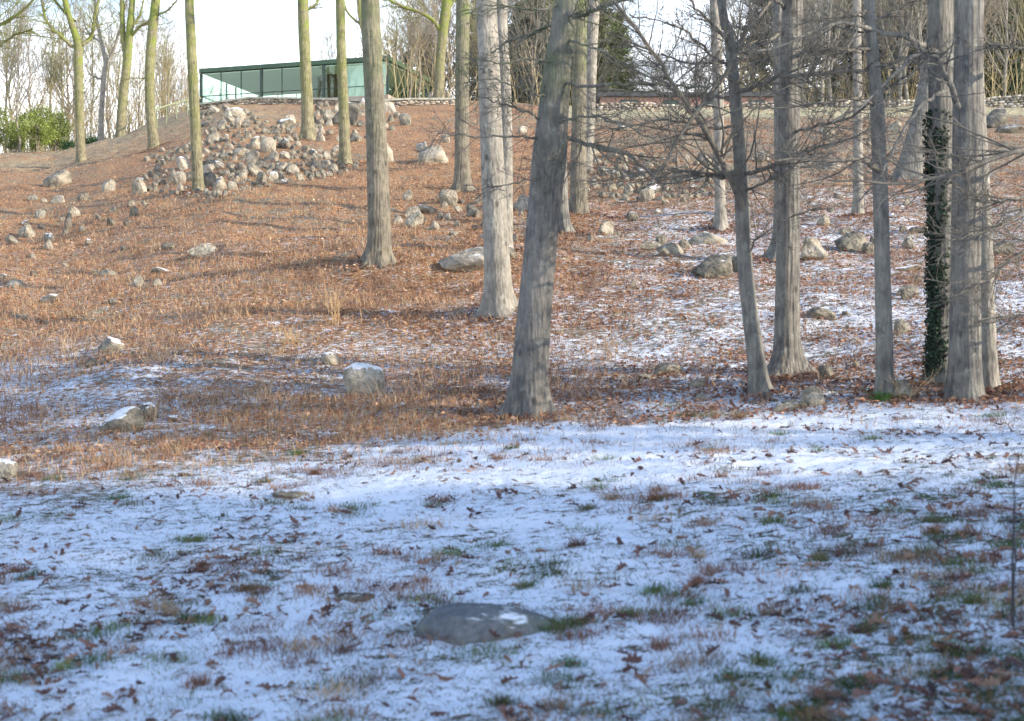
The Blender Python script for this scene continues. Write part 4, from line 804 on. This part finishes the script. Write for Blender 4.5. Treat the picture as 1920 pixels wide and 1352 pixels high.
# low parapet in front, rail down its side
def rock_block(n, f): return None
IV1, IF1 = ico(2)
def stonewall(name, pts, courses, sw, sh, dep, mat, label, cat, coping=None):
    """pts: pixel x, ground distance; a dry laid wall of separate stones in one skin"""
    P = np.array([[(p[0] - U0) / F * p[1], p[1]] for p in pts]); g = np.random.default_rng(8)
    seg = np.linalg.norm(np.diff(P, axis=0), axis=1); tot = seg.sum(); cum = np.r_[0, np.cumsum(seg)]
    Vs, Fs, Cs, o_ = [], [], [], 0
    org = np.array([P[0, 0], P[0, 1], Hs(P[0, 0], P[0, 1])])
    for c in range(courses):
        s = -g.random() * sw
        while s < tot:
            l = sw * g.uniform(.6, 1.5); m = min(max(s + l / 2, 0), tot); i = min(np.searchsorted(cum, m, 'right') - 1, len(seg) - 1); d = (P[i + 1] - P[i]) / seg[i]
            q = P[i] + d * (m - cum[i]); z = Hs(*q) + sh * (c + .4); v = IV1 * np.array([l * .53, dep / 2 * g.uniform(.85, 1.1), sh * .58])
            v = np.sign(v) * np.abs(v) ** .8 * np.array([l * .53, dep / 2, sh * .58]) ** .2; v *= 1 + .12 * g.normal(size=(len(v), 1)) * .5
            w_ = np.stack([q[0] + v[:, 0] * d[0] - v[:, 1] * d[1], q[1] + v[:, 0] * d[1] + v[:, 1] * d[0], z + v[:, 2] + g.normal() * .015], 1)
            Vs.append(w_); Fs.append(IF1 + o_); o_ += len(w_); s += l
            t = g.choice([0, 1, 2, 3]); Cs.append(np.tile(np.array([(.30, .27, .22), (.42, .38, .30), (.22, .21, .19), (.50, .47, .42)])[t] * np.array([1.15, 1.1, 1.06]) * g.uniform(.8, 1.2), (len(w_), 1)))
    root = empty(name, org, label, cat)
    mesh('stonework', np.concatenate(Vs), np.concatenate(Fs), mat, root, False, {'tint': np.concatenate(Cs)}, org=org)
    if coping:
        for i in range(len(P) - 1):
            d = (P[i + 1] - P[i]); Lg = np.linalg.norm(d); k = int(max(1, Lg / 2.4))
            for j in range(k):
                a = P[i] + d * j / k; b = P[i] + d * (j + 1) / k; e = d / Lg; nn_ = np.array([-e[1], e[0]]) * dep * .6; b = b - e * .02
                za, zb_ = Hs(*a) + sh * courses, Hs(*b) + sh * courses
                v = np.array([[*(a + s_ * nn_), za + h_] for s_ in (-1, 1) for h_ in (0, coping)] + [[*(b + s_ * nn_), zb_ + h_] for s_ in (-1, 1) for h_ in (0, coping)])
                mesh('coping_slab', v, np.array([[0, 1, 3, 2], [4, 6, 7, 5], [0, 4, 5, 1], [2, 3, 7, 6], [0, 2, 6, 4], [1, 5, 7, 3]]), M_cond, root, False, org=org)
    return root
M_wall = vcol('dry_stone', .9)
stonewall('parapet_wall', [(372, 102), (470, 101), (690, 98.5), (850, 99)], 3, .34, .12, .45, M_wall, 'low parapet with pale coping along the brow before the glass house', 'wall', .13)
stonewall('dry_stone_wall', [(1112, 96.5), (1400, 97), (1700, 96), (2080, 92)], 6, .32, .165, .6, M_wall, 'long dry stone wall of pale rubble behind the upper slope', 'wall')
# sloping hand rail on the flank of the knoll
rl = [(376, 184, 101), (330, 193, 99), (290, 206, 96)]; org = W3(376, 200, 101); rt = empty('hand_rail', org, 'thin green rail sloping down the flank of the knoll', 'railing')
p3 = np.array([W3(*q) for q in rl]); v, f = tube_arrays(spline(p3, 10)[None], np.full((1, 10), .06), 8); mesh('top_rail', v, f, plain('weathered_rail', (.22, .25, .14), .8), rt, org=org)
for t in np.linspace(.05, .95, 5):
    q = spline(p3, 101)[int(t * 100)]; v, f = tube_arrays(np.array([[[q[0], q[1], Hs(q[0], q[1]) - .2], [q[0], q[1], q[2]]]]), np.array([[.045, .045]]), 8); mesh('rail_post', v, f, bpy.data.materials['weathered_rail'], rt, org=org)

# long low building behind the wall
ax = (1126 - U0) / F * 104; bxx = (1470 - U0) / F * 104; zz = Hs(ax + 4, 104)
lb = empty('low_building', (ax, 104, zz), 'long low building with a dark flat roof behind the stone wall', 'building')
ztop = (V0 - 177) / F * 104 - zz
bobj('wall', [(0, bxx - ax, 0, 5, -.6, ztop - .22)], plain('pink_brick', (.40, .24, .19), .85, .2, 8), lb)
bobj('roof', [(-.3, bxx - ax + .3, -.35, 5.3, ztop - .217, ztop + .12)], plain('slate_roof', (.05, .055, .06), .7, .2, 4), lb, .03)
for k in range(4): bobj('window', [(1.5 + k * 3.2, 2.7 + k * 3.2, -.03, -.003, ztop - 1.1, ztop - .4)], M_steel, lb)

# ------------------------------------------------------------------ background trees
def bare_proto(seed, hgt=11.0, r=.20, spread=.55, lean=.03, l1=16, fork=False):
    g = np.random.default_rng(seed); n = 10; p = np.zeros((n, 3)); p[:, 2] = np.linspace(-.4, hgt, n); p[:, :2] = np.cumsum(g.normal(size=(n, 2)) * hgt * .012, 0); 
    c = p[None]; rd = (r * np.linspace(1.15, .22, n))[None]
    a, ra = grow(c, rd, l1, spread, R(38), .3, 9, .25, .10, .55, g); b, rb = grow(a, ra, 7, .5, R(38), .12, 6, .2, .13, .55, g); d, rd_ = grow(b, rb, 6, .6, R(38), .08, 4, .2, .15, .6, g)
    tv, tf = tube_arrays(c, rd, 10); 
    cv, cf = join([tube_arrays(a, ra, 5), tube_arrays(b, np.maximum(rb, .012), 3), tube_arrays(d, np.maximum(rd_, .009), 3)])
    return (tv, tf), (cv, cf), b
def mk(name, v, f, mat, attrs=None, smooth=True):
    o = mesh(name, v, f, mat, None, smooth, attrs); me = o.data; bpy.data.objects.remove(o); return me
PROT = []
for s in range(7):
    for mt in ((B_far, B_farb, B_pale)[s % 3],):
        t_, c_, _ = bare_proto(40 + s, 11 + (s % 3) * 2, .10 + .02 * (s % 3), .40 + .06 * (s % 4), l1=18 + s)
        PROT.append((mk('trunk', *t_, mt), mk('crown', *c_, mt)))
def put(px, Y, hs, proto, label, group, z=None, name='bare_tree', cat='tree', rot=None):
    x = (px - U0) / F * Y; r_ = empty(name, (x, Y, Hs(x, Y) if z is None else z), label, cat, group)
    r_.rotation_euler.z = random.uniform(0, 6.28) if rot is None else rot; r_.scale = (hs * random.uniform(.9, 1.15),) * 2 + (hs,)
    for nm, me in zip(('trunk', 'crown'), proto):
        c = bpy.data.objects.new(nm, me); COL.objects.link(c); c.parent = r_
    return r_
where_l = ['over the green thicket', 'beyond the forked olive tree', 'beyond the slender pale tree', 'beyond the twin stemmed tree', 'past the straight olive trunk', 'past the slim olive trunk']
GB = 'bare trees of the far woodland'
def pos_word(px):
    xs = [(40, 'the green thicket'), (150, 'the forked olive tree'), (195, 'the slender pale tree'), (235, 'the twin stemmed tree'), (288, 'the straight olive trunk'), (362, 'the slim olive trunk'), (450, 'the glass roof corner'), (570, 'the glass roof middle'), (640, 'the glass roof end'), (700, 'the tall lit trunk'), (770, 'the low long bough'), (832, 'the tree at the parapet end'), (868, 'the pale flared trunk'), (920, 'the broad grey trunk'), (1000, 'the gap beside the leaning trunk'), (1050, 'the leaning trunk top'), (1105, 'the white lit trunk'), (1160, 'the dark spruce'), (1240, 'the low building'), (1300, 'the crossing boughs'), (1375, 'the branchy tree'), (1480, 'the split trunk'), (1550, 'the paired pale stems'), (1608, 'the pale trunk before the wall'), (1640, 'the slim straight trunk'), (1700, 'the uphill leaning trunk'), (1765, 'the ivy trunk'), (1815, 'the thickest trunk'), (1890, 'the slanted slab')]
    return min(xs, key=lambda q: abs(q[0] - px))
used = {}
def far_tree(px, Y, hs, k, z=None):
    top = float(np.interp(px, [-60, 200, 350, 385, 560, 600, 690, 760, 900, 1100, 1180, 1330, 1420, 2000], [-40, -20, 60, 112, 108, 60, 20, -30, -80, -60, 60, 60, -160, -200])) + (1.0 - hs) * 110
    gz_ = Hs((px - U0) / F * Y, Y); hs = ((V0 - top) / F * Y - gz_) / (11 + ((k % 7) % 3) * 2) / 1.18; dim = hs
    kind = ['greenish', 'brown', 'pale'][k % 3]
    size = 'low' if top > 60 else 'tall' if top < -60 else 'middling'
    a, nm = pos_word(px); side = 'just left of' if px < a - 9 else 'just right of' if px > a + 9 else 'right behind'
    lab = f'{size} {kind} bare tree {side} {nm}'
    dist = 'in front row' if Y < 125 else 'in middle row' if Y < 150 else 'in back row'
    lab = lab + ', ' + dist[3:]
    c = used.get(lab, 0); used[lab] = c + 1
    if c: lab = lab.replace(' bare tree', [' thin bare tree', ' crooked bare tree', ' dim bare tree', ' leaning bare tree'][min(c - 1, 3)], 1)
    put(px, Y, hs, PROT[k % 7], lab, GB, z)
SPEC = [(34, 112, .95, 2), (8, 130, 1.1, 0), (70, 140, .9, 1), (100, 128, .8, 0), (125, 150, .95, 4), (170, 122, .85, 3), (210, 145, .8, 1), (255, 130, .75, 4), (300, 135, .85, 3), (318, 150, .8, 1), (345, 132, .62, 4), (270, 160, .8, 1), (320, 125, .55, 1),
        (400, 170, .5, 1), (520, 175, .55, 0), (600, 150, .72, 6), (615, 165, .8, 1), (660, 158, .95, 0), (725, 150, 1.05, 3), (740, 140, .85, 6), (770, 165, 1.0, 1), (800, 150, 1.0, 2), (850, 140, 1.0, 4), (890, 160, 1.0, 1), (905, 135, .9, 3), (960, 130, .9, 4), (985, 145, 1.0, 1), (1000, 120, .7, 1), (1015, 160, 1.1, 5), (1045, 140, 1.0, 4),
        (1130, 140, .8, 1), (1210, 150, .55, 4), (1240, 145, .5, 1), (1262, 160, .5, 4), (1295, 140, .6, 1), (1330, 130, .8, 4), (1360, 118, .95, 1), (1400, 125, 1.0, 4), (1425, 135, 1.0, 1), (1450, 115, 1.0, 2), (1505, 112, 1.1, 5), (1520, 130, 1.1, 4), (1541, 106, .9, 2), (1558, 104, 1.0, 5), (1580, 122, 1.0, 1), (1600, 135, 1.1, 4),
        (1630, 118, 1.0, 1), (1660, 112, .95, 5), (1672, 126, 1.0, 4), (1690, 106, .95, 2), (1700, 107, .9, 5), (1718, 105, 1.0, 2), (1735, 130, 1.1, 4), (1790, 118, 1.0, 1), (1845, 112, 1.0, 2), (1862, 124, 1.1, 4), (1880, 110, .9, 5), (1900, 130, 1.1, 1), (1925, 115, 1.0, 3), (1960, 125, 1.0, 1), (-30, 120, 1.0, 1), (1470, 150, 1.2, 1), (1550, 155, 1.2, 4), (1640, 150, 1.2, 1), (1760, 155, 1.2, 4), (1850, 150, 1.2, 1), (1390, 160, 1.1, 1)]
for a_ in SPEC: far_tree(*a_)
g_ = np.random.default_rng(31)
for k in range(56):
    if k < 7: px_ = g_.uniform(-60, 350)
    elif k < 15: px_ = g_.uniform(700, 900)
    elif k < 34: px_ = g_.uniform(900, 1180)
    else: px_ = g_.uniform(1180, 1980) if k < 42 else g_.uniform(1360, 1990)
    far_tree(float(px_), float(g_.uniform(120 if px_ < 400 else 108, 165)), float(g_.uniform(.6, 1.1)), int(g_.integers(0, 7)))

# conifers
def conifer(seed, hgt, rad, col, dens=1.0):
    g = np.random.default_rng(seed); n = int(230 * dens); t = np.sort(g.random(n)) ** .9; z = .06 * hgt + t * hgt * .93; Lb = rad * (1 - t) ** .8 * g.uniform(.65, 1.1, n) + .12; az = g.random(n) * 2 * math.pi
    st = np.stack([0 * z, 0 * z, z], 1); d = np.stack([np.cos(az), np.sin(az), -.25 + 0 * az], 1); m = 6
    P = st[:, None] + d[:, None] * (Lb[:, None] * np.linspace(0, 1, m)[None])[..., None]; P[:, :, 2] += (np.linspace(0, 1, m) ** 2 * .22)[None] * Lb[:, None]
    rd = np.linspace(.035, .008, m)[None] * np.ones((n, 1))
    bt = tube_arrays(P, rd, 3)
    k = 60; i = np.repeat(np.arange(n), k); s = g.random(len(i)) ** .7 * (m - 1); q = np.minimum(s.astype(int), m - 2); f = (s - q)[:, None]
    C = P[i, q] * (1 - f) + P[i, q + 1] * f; sp = (.05 + .10 * Lb[i])[:, None]; C = C + g.normal(size=C.shape) * sp * np.array([1, 1, .45])
    nr = g.normal(size=C.shape) + np.array([0, 0, .6]); nr /= np.linalg.norm(nr, axis=1, keepdims=True)
    V, Fq, cl = cards(C, g.uniform(.10, .26, len(C)), nr, np.array(col) * (1 + .35 * g.normal(size=(len(C), 1))) * g.uniform(.7, 1.35, (n, 1))[i], g, .35)
    tt = tube_arrays(np.array([[[0, 0, -.4], [0, 0, hgt * .5], [0, 0, hgt]]]), np.array([[hgt * .018, hgt * .01, .02]]), 8)
    tv, tf = join([tt, bt]); return mk('trunk', tv, tf, B_farb), mk('crown', V, Fq, M_leaf, {'tint': cl}, False)
CON = [conifer(1, 8.0, 1.7, (.15, .18, .06), .8), conifer(2, 9.0, 2.0, (.035, .065, .04)), conifer(3, 12, 3.2, (.03, .055, .03), 1.3)]
GC = 'conifers of the far woodland'
for px, Y, hs, k, lab in [(1160, 118, 1.0, 0, 'sunlit yellow green spruce standing beside the white lit trunk'), (1120, 130, 1.15, 0, 'broad spruce just behind the white lit trunk'), (764, 138, .72, 1, 'small layered hemlock beyond the dark end of the glass house'), (740, 150, .6, 1, 'dim hemlock beyond the tall lit trunk'),
                          (800, 150, .85, 1, 'grey green fir beyond the parapet end tree'), (975, 140, 1.1, 1, 'open boughed fir between the broad and leaning trunks'), (935, 150, 1.0, 1, 'dim fir behind the slimmer pale trunk'), (1025, 150, 1.1, 0, 'olive fir behind the leaning trunk'),
                          (1585, 128, .9, 1, 'dark fir behind the pale trunk before the wall'), (1560, 118, .5, 1, 'low dark hemlock over the wall by the paired pale stems'), (1665, 122, .9, 1, 'dark fir behind the slim straight trunk'), (1655, 110, .42, 1, 'low dark yew over the wall'), (1740, 125, .95, 1, 'dark fir behind the ivy trunk'),
                          (1900, 112, .55, 1, 'low dark hemlock over the wall by the slanted slab'), (1875, 135, 1.1, 0, 'sunlit fir high above the slanted slab'), (1925, 140, 1.1, 0, 'sunlit fir at the far end of the wall'), (1500, 140, 1.1, 1, 'dark fir behind the split trunk'), (1000, 128, 1.0, 1, 'dark fir filling the gap beside the leaning trunk'), (905, 145, 1.0, 1, 'dim fir between the pale flared and the broad trunk'), (1430, 150, 1.0, 1, 'dark fir between the branchy tree and the split trunk'), (1630, 135, 1.0, 1, 'tall dark fir beyond the pale trunk before the wall'), (1700, 140, 1.0, 1, 'tall dark fir beyond the uphill leaning trunk'), (1850, 118, .8, 1, 'dark hemlock just past the thickest trunk'), (1915, 120, .8, 1, 'dark hemlock at the end of the dry stone wall')]:
    hgt_ = (8.0, 9.0, 12)[k]; gz_ = Hs((px - U0) / F * Y, Y); top = {1160: 20, 1120: -60, 764: 95, 740: 120, 800: 60, 975: 0, 935: 0, 1025: -40, 1560: 130, 1655: 120, 1900: 90}.get(px, -60)
    put(px, Y, ((V0 - top) / F * Y - gz_) / hgt_, CON[k], lab, GC, name='conifer')
# brushwood beyond the crest
gb = np.random.default_rng(55); nb = 2300
pxb = np.where(gb.random(nb) < .45, gb.uniform(-80, 365, nb), np.where(gb.random(nb) < .25, gb.uniform(700, 1110, nb), gb.uniform(1330, 2000, nb))); Yb = np.where(pxb < 400, gb.uniform(122, 160, nb), gb.uniform(106, 150, nb)); xb = (pxb - U0) / F * Yb
base = np.stack([xb, Yb, H(xb, Yb) - .1], 1); hb = gb.uniform(2.5, 8.0, nb) * (.5 + fbm(xb * .3, Yb * .2, s=44)); d = np.stack([gb.normal(size=nb) * .22, gb.normal(size=nb) * .22, np.ones(nb)], 1)
pts = [base]
for q in range(5): pts.append(pts[-1] + d * (hb / 5)[:, None]); d = d + gb.normal(size=(nb, 3)) * .12
Pb = np.stack(pts, 1); rb_ = np.linspace(.035, .012, 6)[None] * np.ones((nb, 1)); ab, rab = grow(Pb, rb_, 5, .4, R(38), .1, 4, .2, .12, .6, gb)
v, f = join([tube_arrays(Pb, rb_, 3), tube_arrays(ab, np.maximum(rab, .010), 3)])
tag(mesh('brushwood', v, f, plain('brushwood', (.36, .30, .17), .9, .3, .3)), 'tan tangled brushwood standing beyond the crest', 'brushwood', kind='stuff')
# thicket of evergreen shrubs, low end
def shrub(seed, w_, h_, col, n=7000):
    g = np.random.default_rng(seed); nc = 46; cc = g.normal(size=(nc, 3)); cc /= np.linalg.norm(cc, axis=1, keepdims=True); cc *= g.random((nc, 1)) ** .4
    cc = cc * np.array([w_ / 2 * .8, w_ / 2 * .6, h_ * .42]) + np.array([0, 0, h_ * .52]); i = g.integers(0, nc, n); sz = g.uniform(.3, .75, nc)
    C = cc[i] + g.normal(size=(n, 3)) * (sz[i] * .42)[:, None]; C[:, 2] = np.abs(C[:, 2])
    nr = g.normal(size=C.shape); nr /= np.linalg.norm(nr, axis=1, keepdims=True)
    V, Fq, cl = cards(C, g.uniform(.07, .16, n), nr, np.array(col) * (1 + .3 * g.normal(size=(n, 1))) * g.uniform(.7, 1.4, (nc, 1))[i], g, .6)
    st = np.array([[[0, 0, -.3], [g.normal() * .2, g.normal() * .2, h_ * .3], [*(cc[k][:2] * .6), h_ * .6]] for k in range(7)]); tv, tf = tube_arrays(st, np.tile(np.array([[.05, .035, .015]]), (7, 1)), 5)
    return mk('stems', tv, tf, B_farb), mk('foliage', V, Fq, M_leaf, {'tint': cl}, False)
SH = [shrub(1, 4.2, 4.6, (.20, .25, .06), 9000), shrub(2, 3.2, 3.6, (.14, .18, .05)), shrub(3, 2.6, 1.5, (.03, .08, .03), 3500)]
for px, Y, hs, k, lab in [(-18, 111, 1.05, 0, 'bright green shrub cut by the edge of the thicket'), (70, 110, .98, 0, 'broad yellow green shrub in the middle of the thicket'), (105, 113, 1.0, 1, 'round green shrub beside the forked olive tree'), (30, 116, .9, 1, 'paler green shrub at the back of the thicket'), (128, 108, .62, 2, 'small dark green bush touching the forked olive tree'), (172, 112, .8, 2, 'low dark bush between the forked and the slender tree')]:
    x = (px - U0) / F * Y; r_ = empty('evergreen_shrub', (x, Y, Hs(x, Y) - .2), lab, 'shrub', 'evergreen shrubs of the thicket'); r_.scale = (hs,) * 3; r_.rotation_euler.z = px
    for nm, me in zip(('stems', 'foliage'), SH[k]): c = bpy.data.objects.new(nm, me); COL.objects.link(c); c.parent = r_
# beech with last orange leaves behind the low building
g = np.random.default_rng(77)
for j, (px, Y, hs) in enumerate([(1245, 112, .42), (1300, 115, .48)]):
    t_, c_, b = bare_proto(90 + j, 9, .12); bb = b.reshape(-1, 3); C = bb[g.integers(0, len(bb), 1500)] + g.normal(size=(1500, 3)) * .12
    nr = g.normal(size=C.shape); nr /= np.linalg.norm(nr, axis=1, keepdims=True); V, Fq, cl = cards(C, g.uniform(.08, .16, 1500), nr, pal(1500, [(.38, .18, .08), (.30, .15, .08), (.42, .26, .14)]), g, .6)
    r_ = put(px, Y, hs * 1.5, (mk('trunk', *t_, B_farb), mk('crown', *c_, B_farb)), ['young beech keeping orange leaves over the low building', 'second young beech with orange leaves behind the crossing boughs'][j], 'beeches with dead leaves', name='beech_tree')
    lv = bpy.data.objects.new('leaves', mk('leaves', V, Fq, M_leaf, {'tint': cl}, False)); COL.objects.link(lv); lv.parent = r_

# ------------------------------------------------------------------ small plants
def stems_plant(px, py, n, h, spread, mat, label, name='dry_shrub', cat='shrub', r=.006, lean=.25, seed=0):
    g = np.random.default_rng(seed + 500); Y = GY(px, py); x = (px - U0) / F * Y; z = Hs(x, Y); org = np.array([x, Y, z])
    P = []
    for k in range(n):
        b = np.array([g.normal() * spread, g.normal() * spread, -.05]); d = np.array([g.normal() * lean, g.normal() * lean, 1.0]); L_ = h * g.uniform(.6, 1)
        pts = [b]; 
        for q in range(6): pts.append(pts[-1] + d * L_ / 6); d = d + g.normal(size=3) * .09
        P.append(pts)
    P = np.array(P); rd = np.linspace(r, r * .35, 7)[None] * np.ones((n, 1)); a, ra = grow(P, rd, 4, .35, R(35), .15, 4, .3, .1, .6, g)
    root = empty(name, org, label, cat)
    v, f = tube_arrays(P, rd, 5); mesh('stems', v, f, mat, root); v, f = tube_arrays(a, np.maximum(ra, .002), 3); mesh('twigs', v, f, mat, root)
M_stem = plain('straw_stem', (.48, .33, .17), .8); M_darkstem = plain('dark_stem', (.045, .04, .045), .8)
stems_plant(632, 606, 16, .75, .12, M_stem, 'spray of tan upright stems on the leafy hump below the lit trunk', seed=1)
stems_plant(556, 650, 22, .35, .15, M_stem, 'small orange tan tuft of stems downhill of the taller spray', r=.004, lean=.5, seed=2)
stems_plant(1690, 752, 12, .35, .08, M_stem, 'straw coloured stems leaning on the angular boulder by the slim trunk', r=.005, lean=.5, seed=4)
stems_plant(1893, 1180, 2, .95, .01, M_darkstem, 'thin dark sapling standing alone in the trampled snow of the field', 'sapling', 'sapling', .007, .03, seed=5)
stems_plant(1586, 352, 5, 1.5, .25, M_stem, 'tall thin pale suckers on the upper slope', r=.012, lean=.3, seed=6)
g = np.random.default_rng(66); n = 900; k_ = g.integers(0, 3, n)
Yl = GY(1060, 1180); cx = np.array([(1055 - U0) / F * Yl, (1020 - U0) / F * Yl, (1090 - U0) / F * Yl])[k_]; x = cx + g.normal(size=n) * .05; y = Yl - .02 + np.array([0, .05, .02])[k_] + g.normal(size=n) * .05
V, Fq, C = blades(x, y, g.uniform(.03, .09, n), g.uniform(.003, .007, n), pal(n, [(.12, .15, .04), (.09, .12, .035), (.18, .17, .07)]), .5)
tag(mesh('grass_tuft', V, Fq, M_blade, None, False, {'tint': C}, org=(float(cx[0]), Yl, Hs(float(cx[0]), Yl))), 'olive grass tuft growing against the end of the long grey ledge', 'grass tuft', kind='thing')
# weeds and leaves caught round the ledge
n = 1500; lx, ly = led.location.x, led.location.y; a = g.random(n) * 6.283; cl_ = (fbm(np.cos(a) * 2 + 5, np.sin(a) * 2 + 5, s=14) > .46); a = a[cl_]; n = len(a); rr_ = 1.0 + np.abs(g.normal(size=n)) * .10
x = lx + np.cos(a) * .50 * rr_; y = ly + np.sin(a) * .33 * rr_
V, Fq, C = blades(x, y, g.uniform(.02, .07, n), g.uniform(.003, .006, n), pal(n, [(.20, .13, .08), (.26, .17, .10), (.12, .13, .05), (.15, .09, .06)]), .6)
tag(mesh('ledge_weeds', V, Fq, M_blade, None, False, {'tint': C}), 'brown and olive weeds caught round the rim of the ledge', 'weeds', kind='stuff')
# greenery at the foot of the slim trunk
Yg = GY(1648, 752); gx = (1648 - U0) / F * Yg; g = np.random.default_rng(12); n = 260
x = gx + g.normal(size=n) * .07; y = Yg - .1 + g.normal(size=n) * .05; V, Fq, C = blades(x, y, g.uniform(.05, .16, n), g.uniform(.008, .016, n), pal(n, [(.05, .16, .03), (.08, .2, .04)]), .4)
tag(mesh('fern', V, Fq, M_blade, None, False, {'tint': C}, org=(gx, Yg, Hs(gx, Yg))), 'bright green fern tuft against the foot of the slim trunk', 'fern')

# ------------------------------------------------------------------ trees past the frame that shade the field
for k, (x, y, s) in enumerate([(24.7, -8.0, 1.45), (25.8, -5.2, 1.4), (26.9, -2.4, 1.45), (29.9, -8.4, 1.5), (31, -5.6, 1.5), (32, -2.2, 1.5), (24.5, -11, 1.5)]):
    r_ = empty('conifer', (x, y, Hs(x, y)), ['tall dark spruce shading the snowy field from beyond the frame', 'second shading spruce farther back beyond the frame', 'third shading spruce nearest the viewer beyond the frame', 'fourth shading spruce widest out beyond the frame', 'fifth shading spruce deep behind beyond the frame', 'sixth shading spruce behind the viewer', 'seventh shading spruce at the very back'][k], 'tree', 'spruces that shade the field')
    r_.scale = (s, s, s); r_.rotation_euler.z = k
    for nm, me in zip(('trunk', 'crown'), CON[2]): c = bpy.data.objects.new(nm, me); COL.objects.link(c); c.parent = r_

for k, (x, y, hs) in enumerate([(26, 1.5, 1.1), (29, 4.0, 1.2), (24, 5.5, 1.0)]):  # unseen bare trees added so their crowns dapple the sun on the field
    r_ = empty('bare_tree', (x, y, Hs(x, y)), ['bare tree beyond the frame nearest the shading spruces', 'bare tree beyond the frame level with the lawn edge', 'bare tree beyond the frame nearest the thick trunks'][k], 'tree', 'bare trees beside the field')
    r_.scale = (hs,) * 3; r_.rotation_euler.z = k * 2
    for nm, me in zip(('trunk', 'crown'), PROT[k]): c = bpy.data.objects.new(nm, me); COL.objects.link(c); c.parent = r_
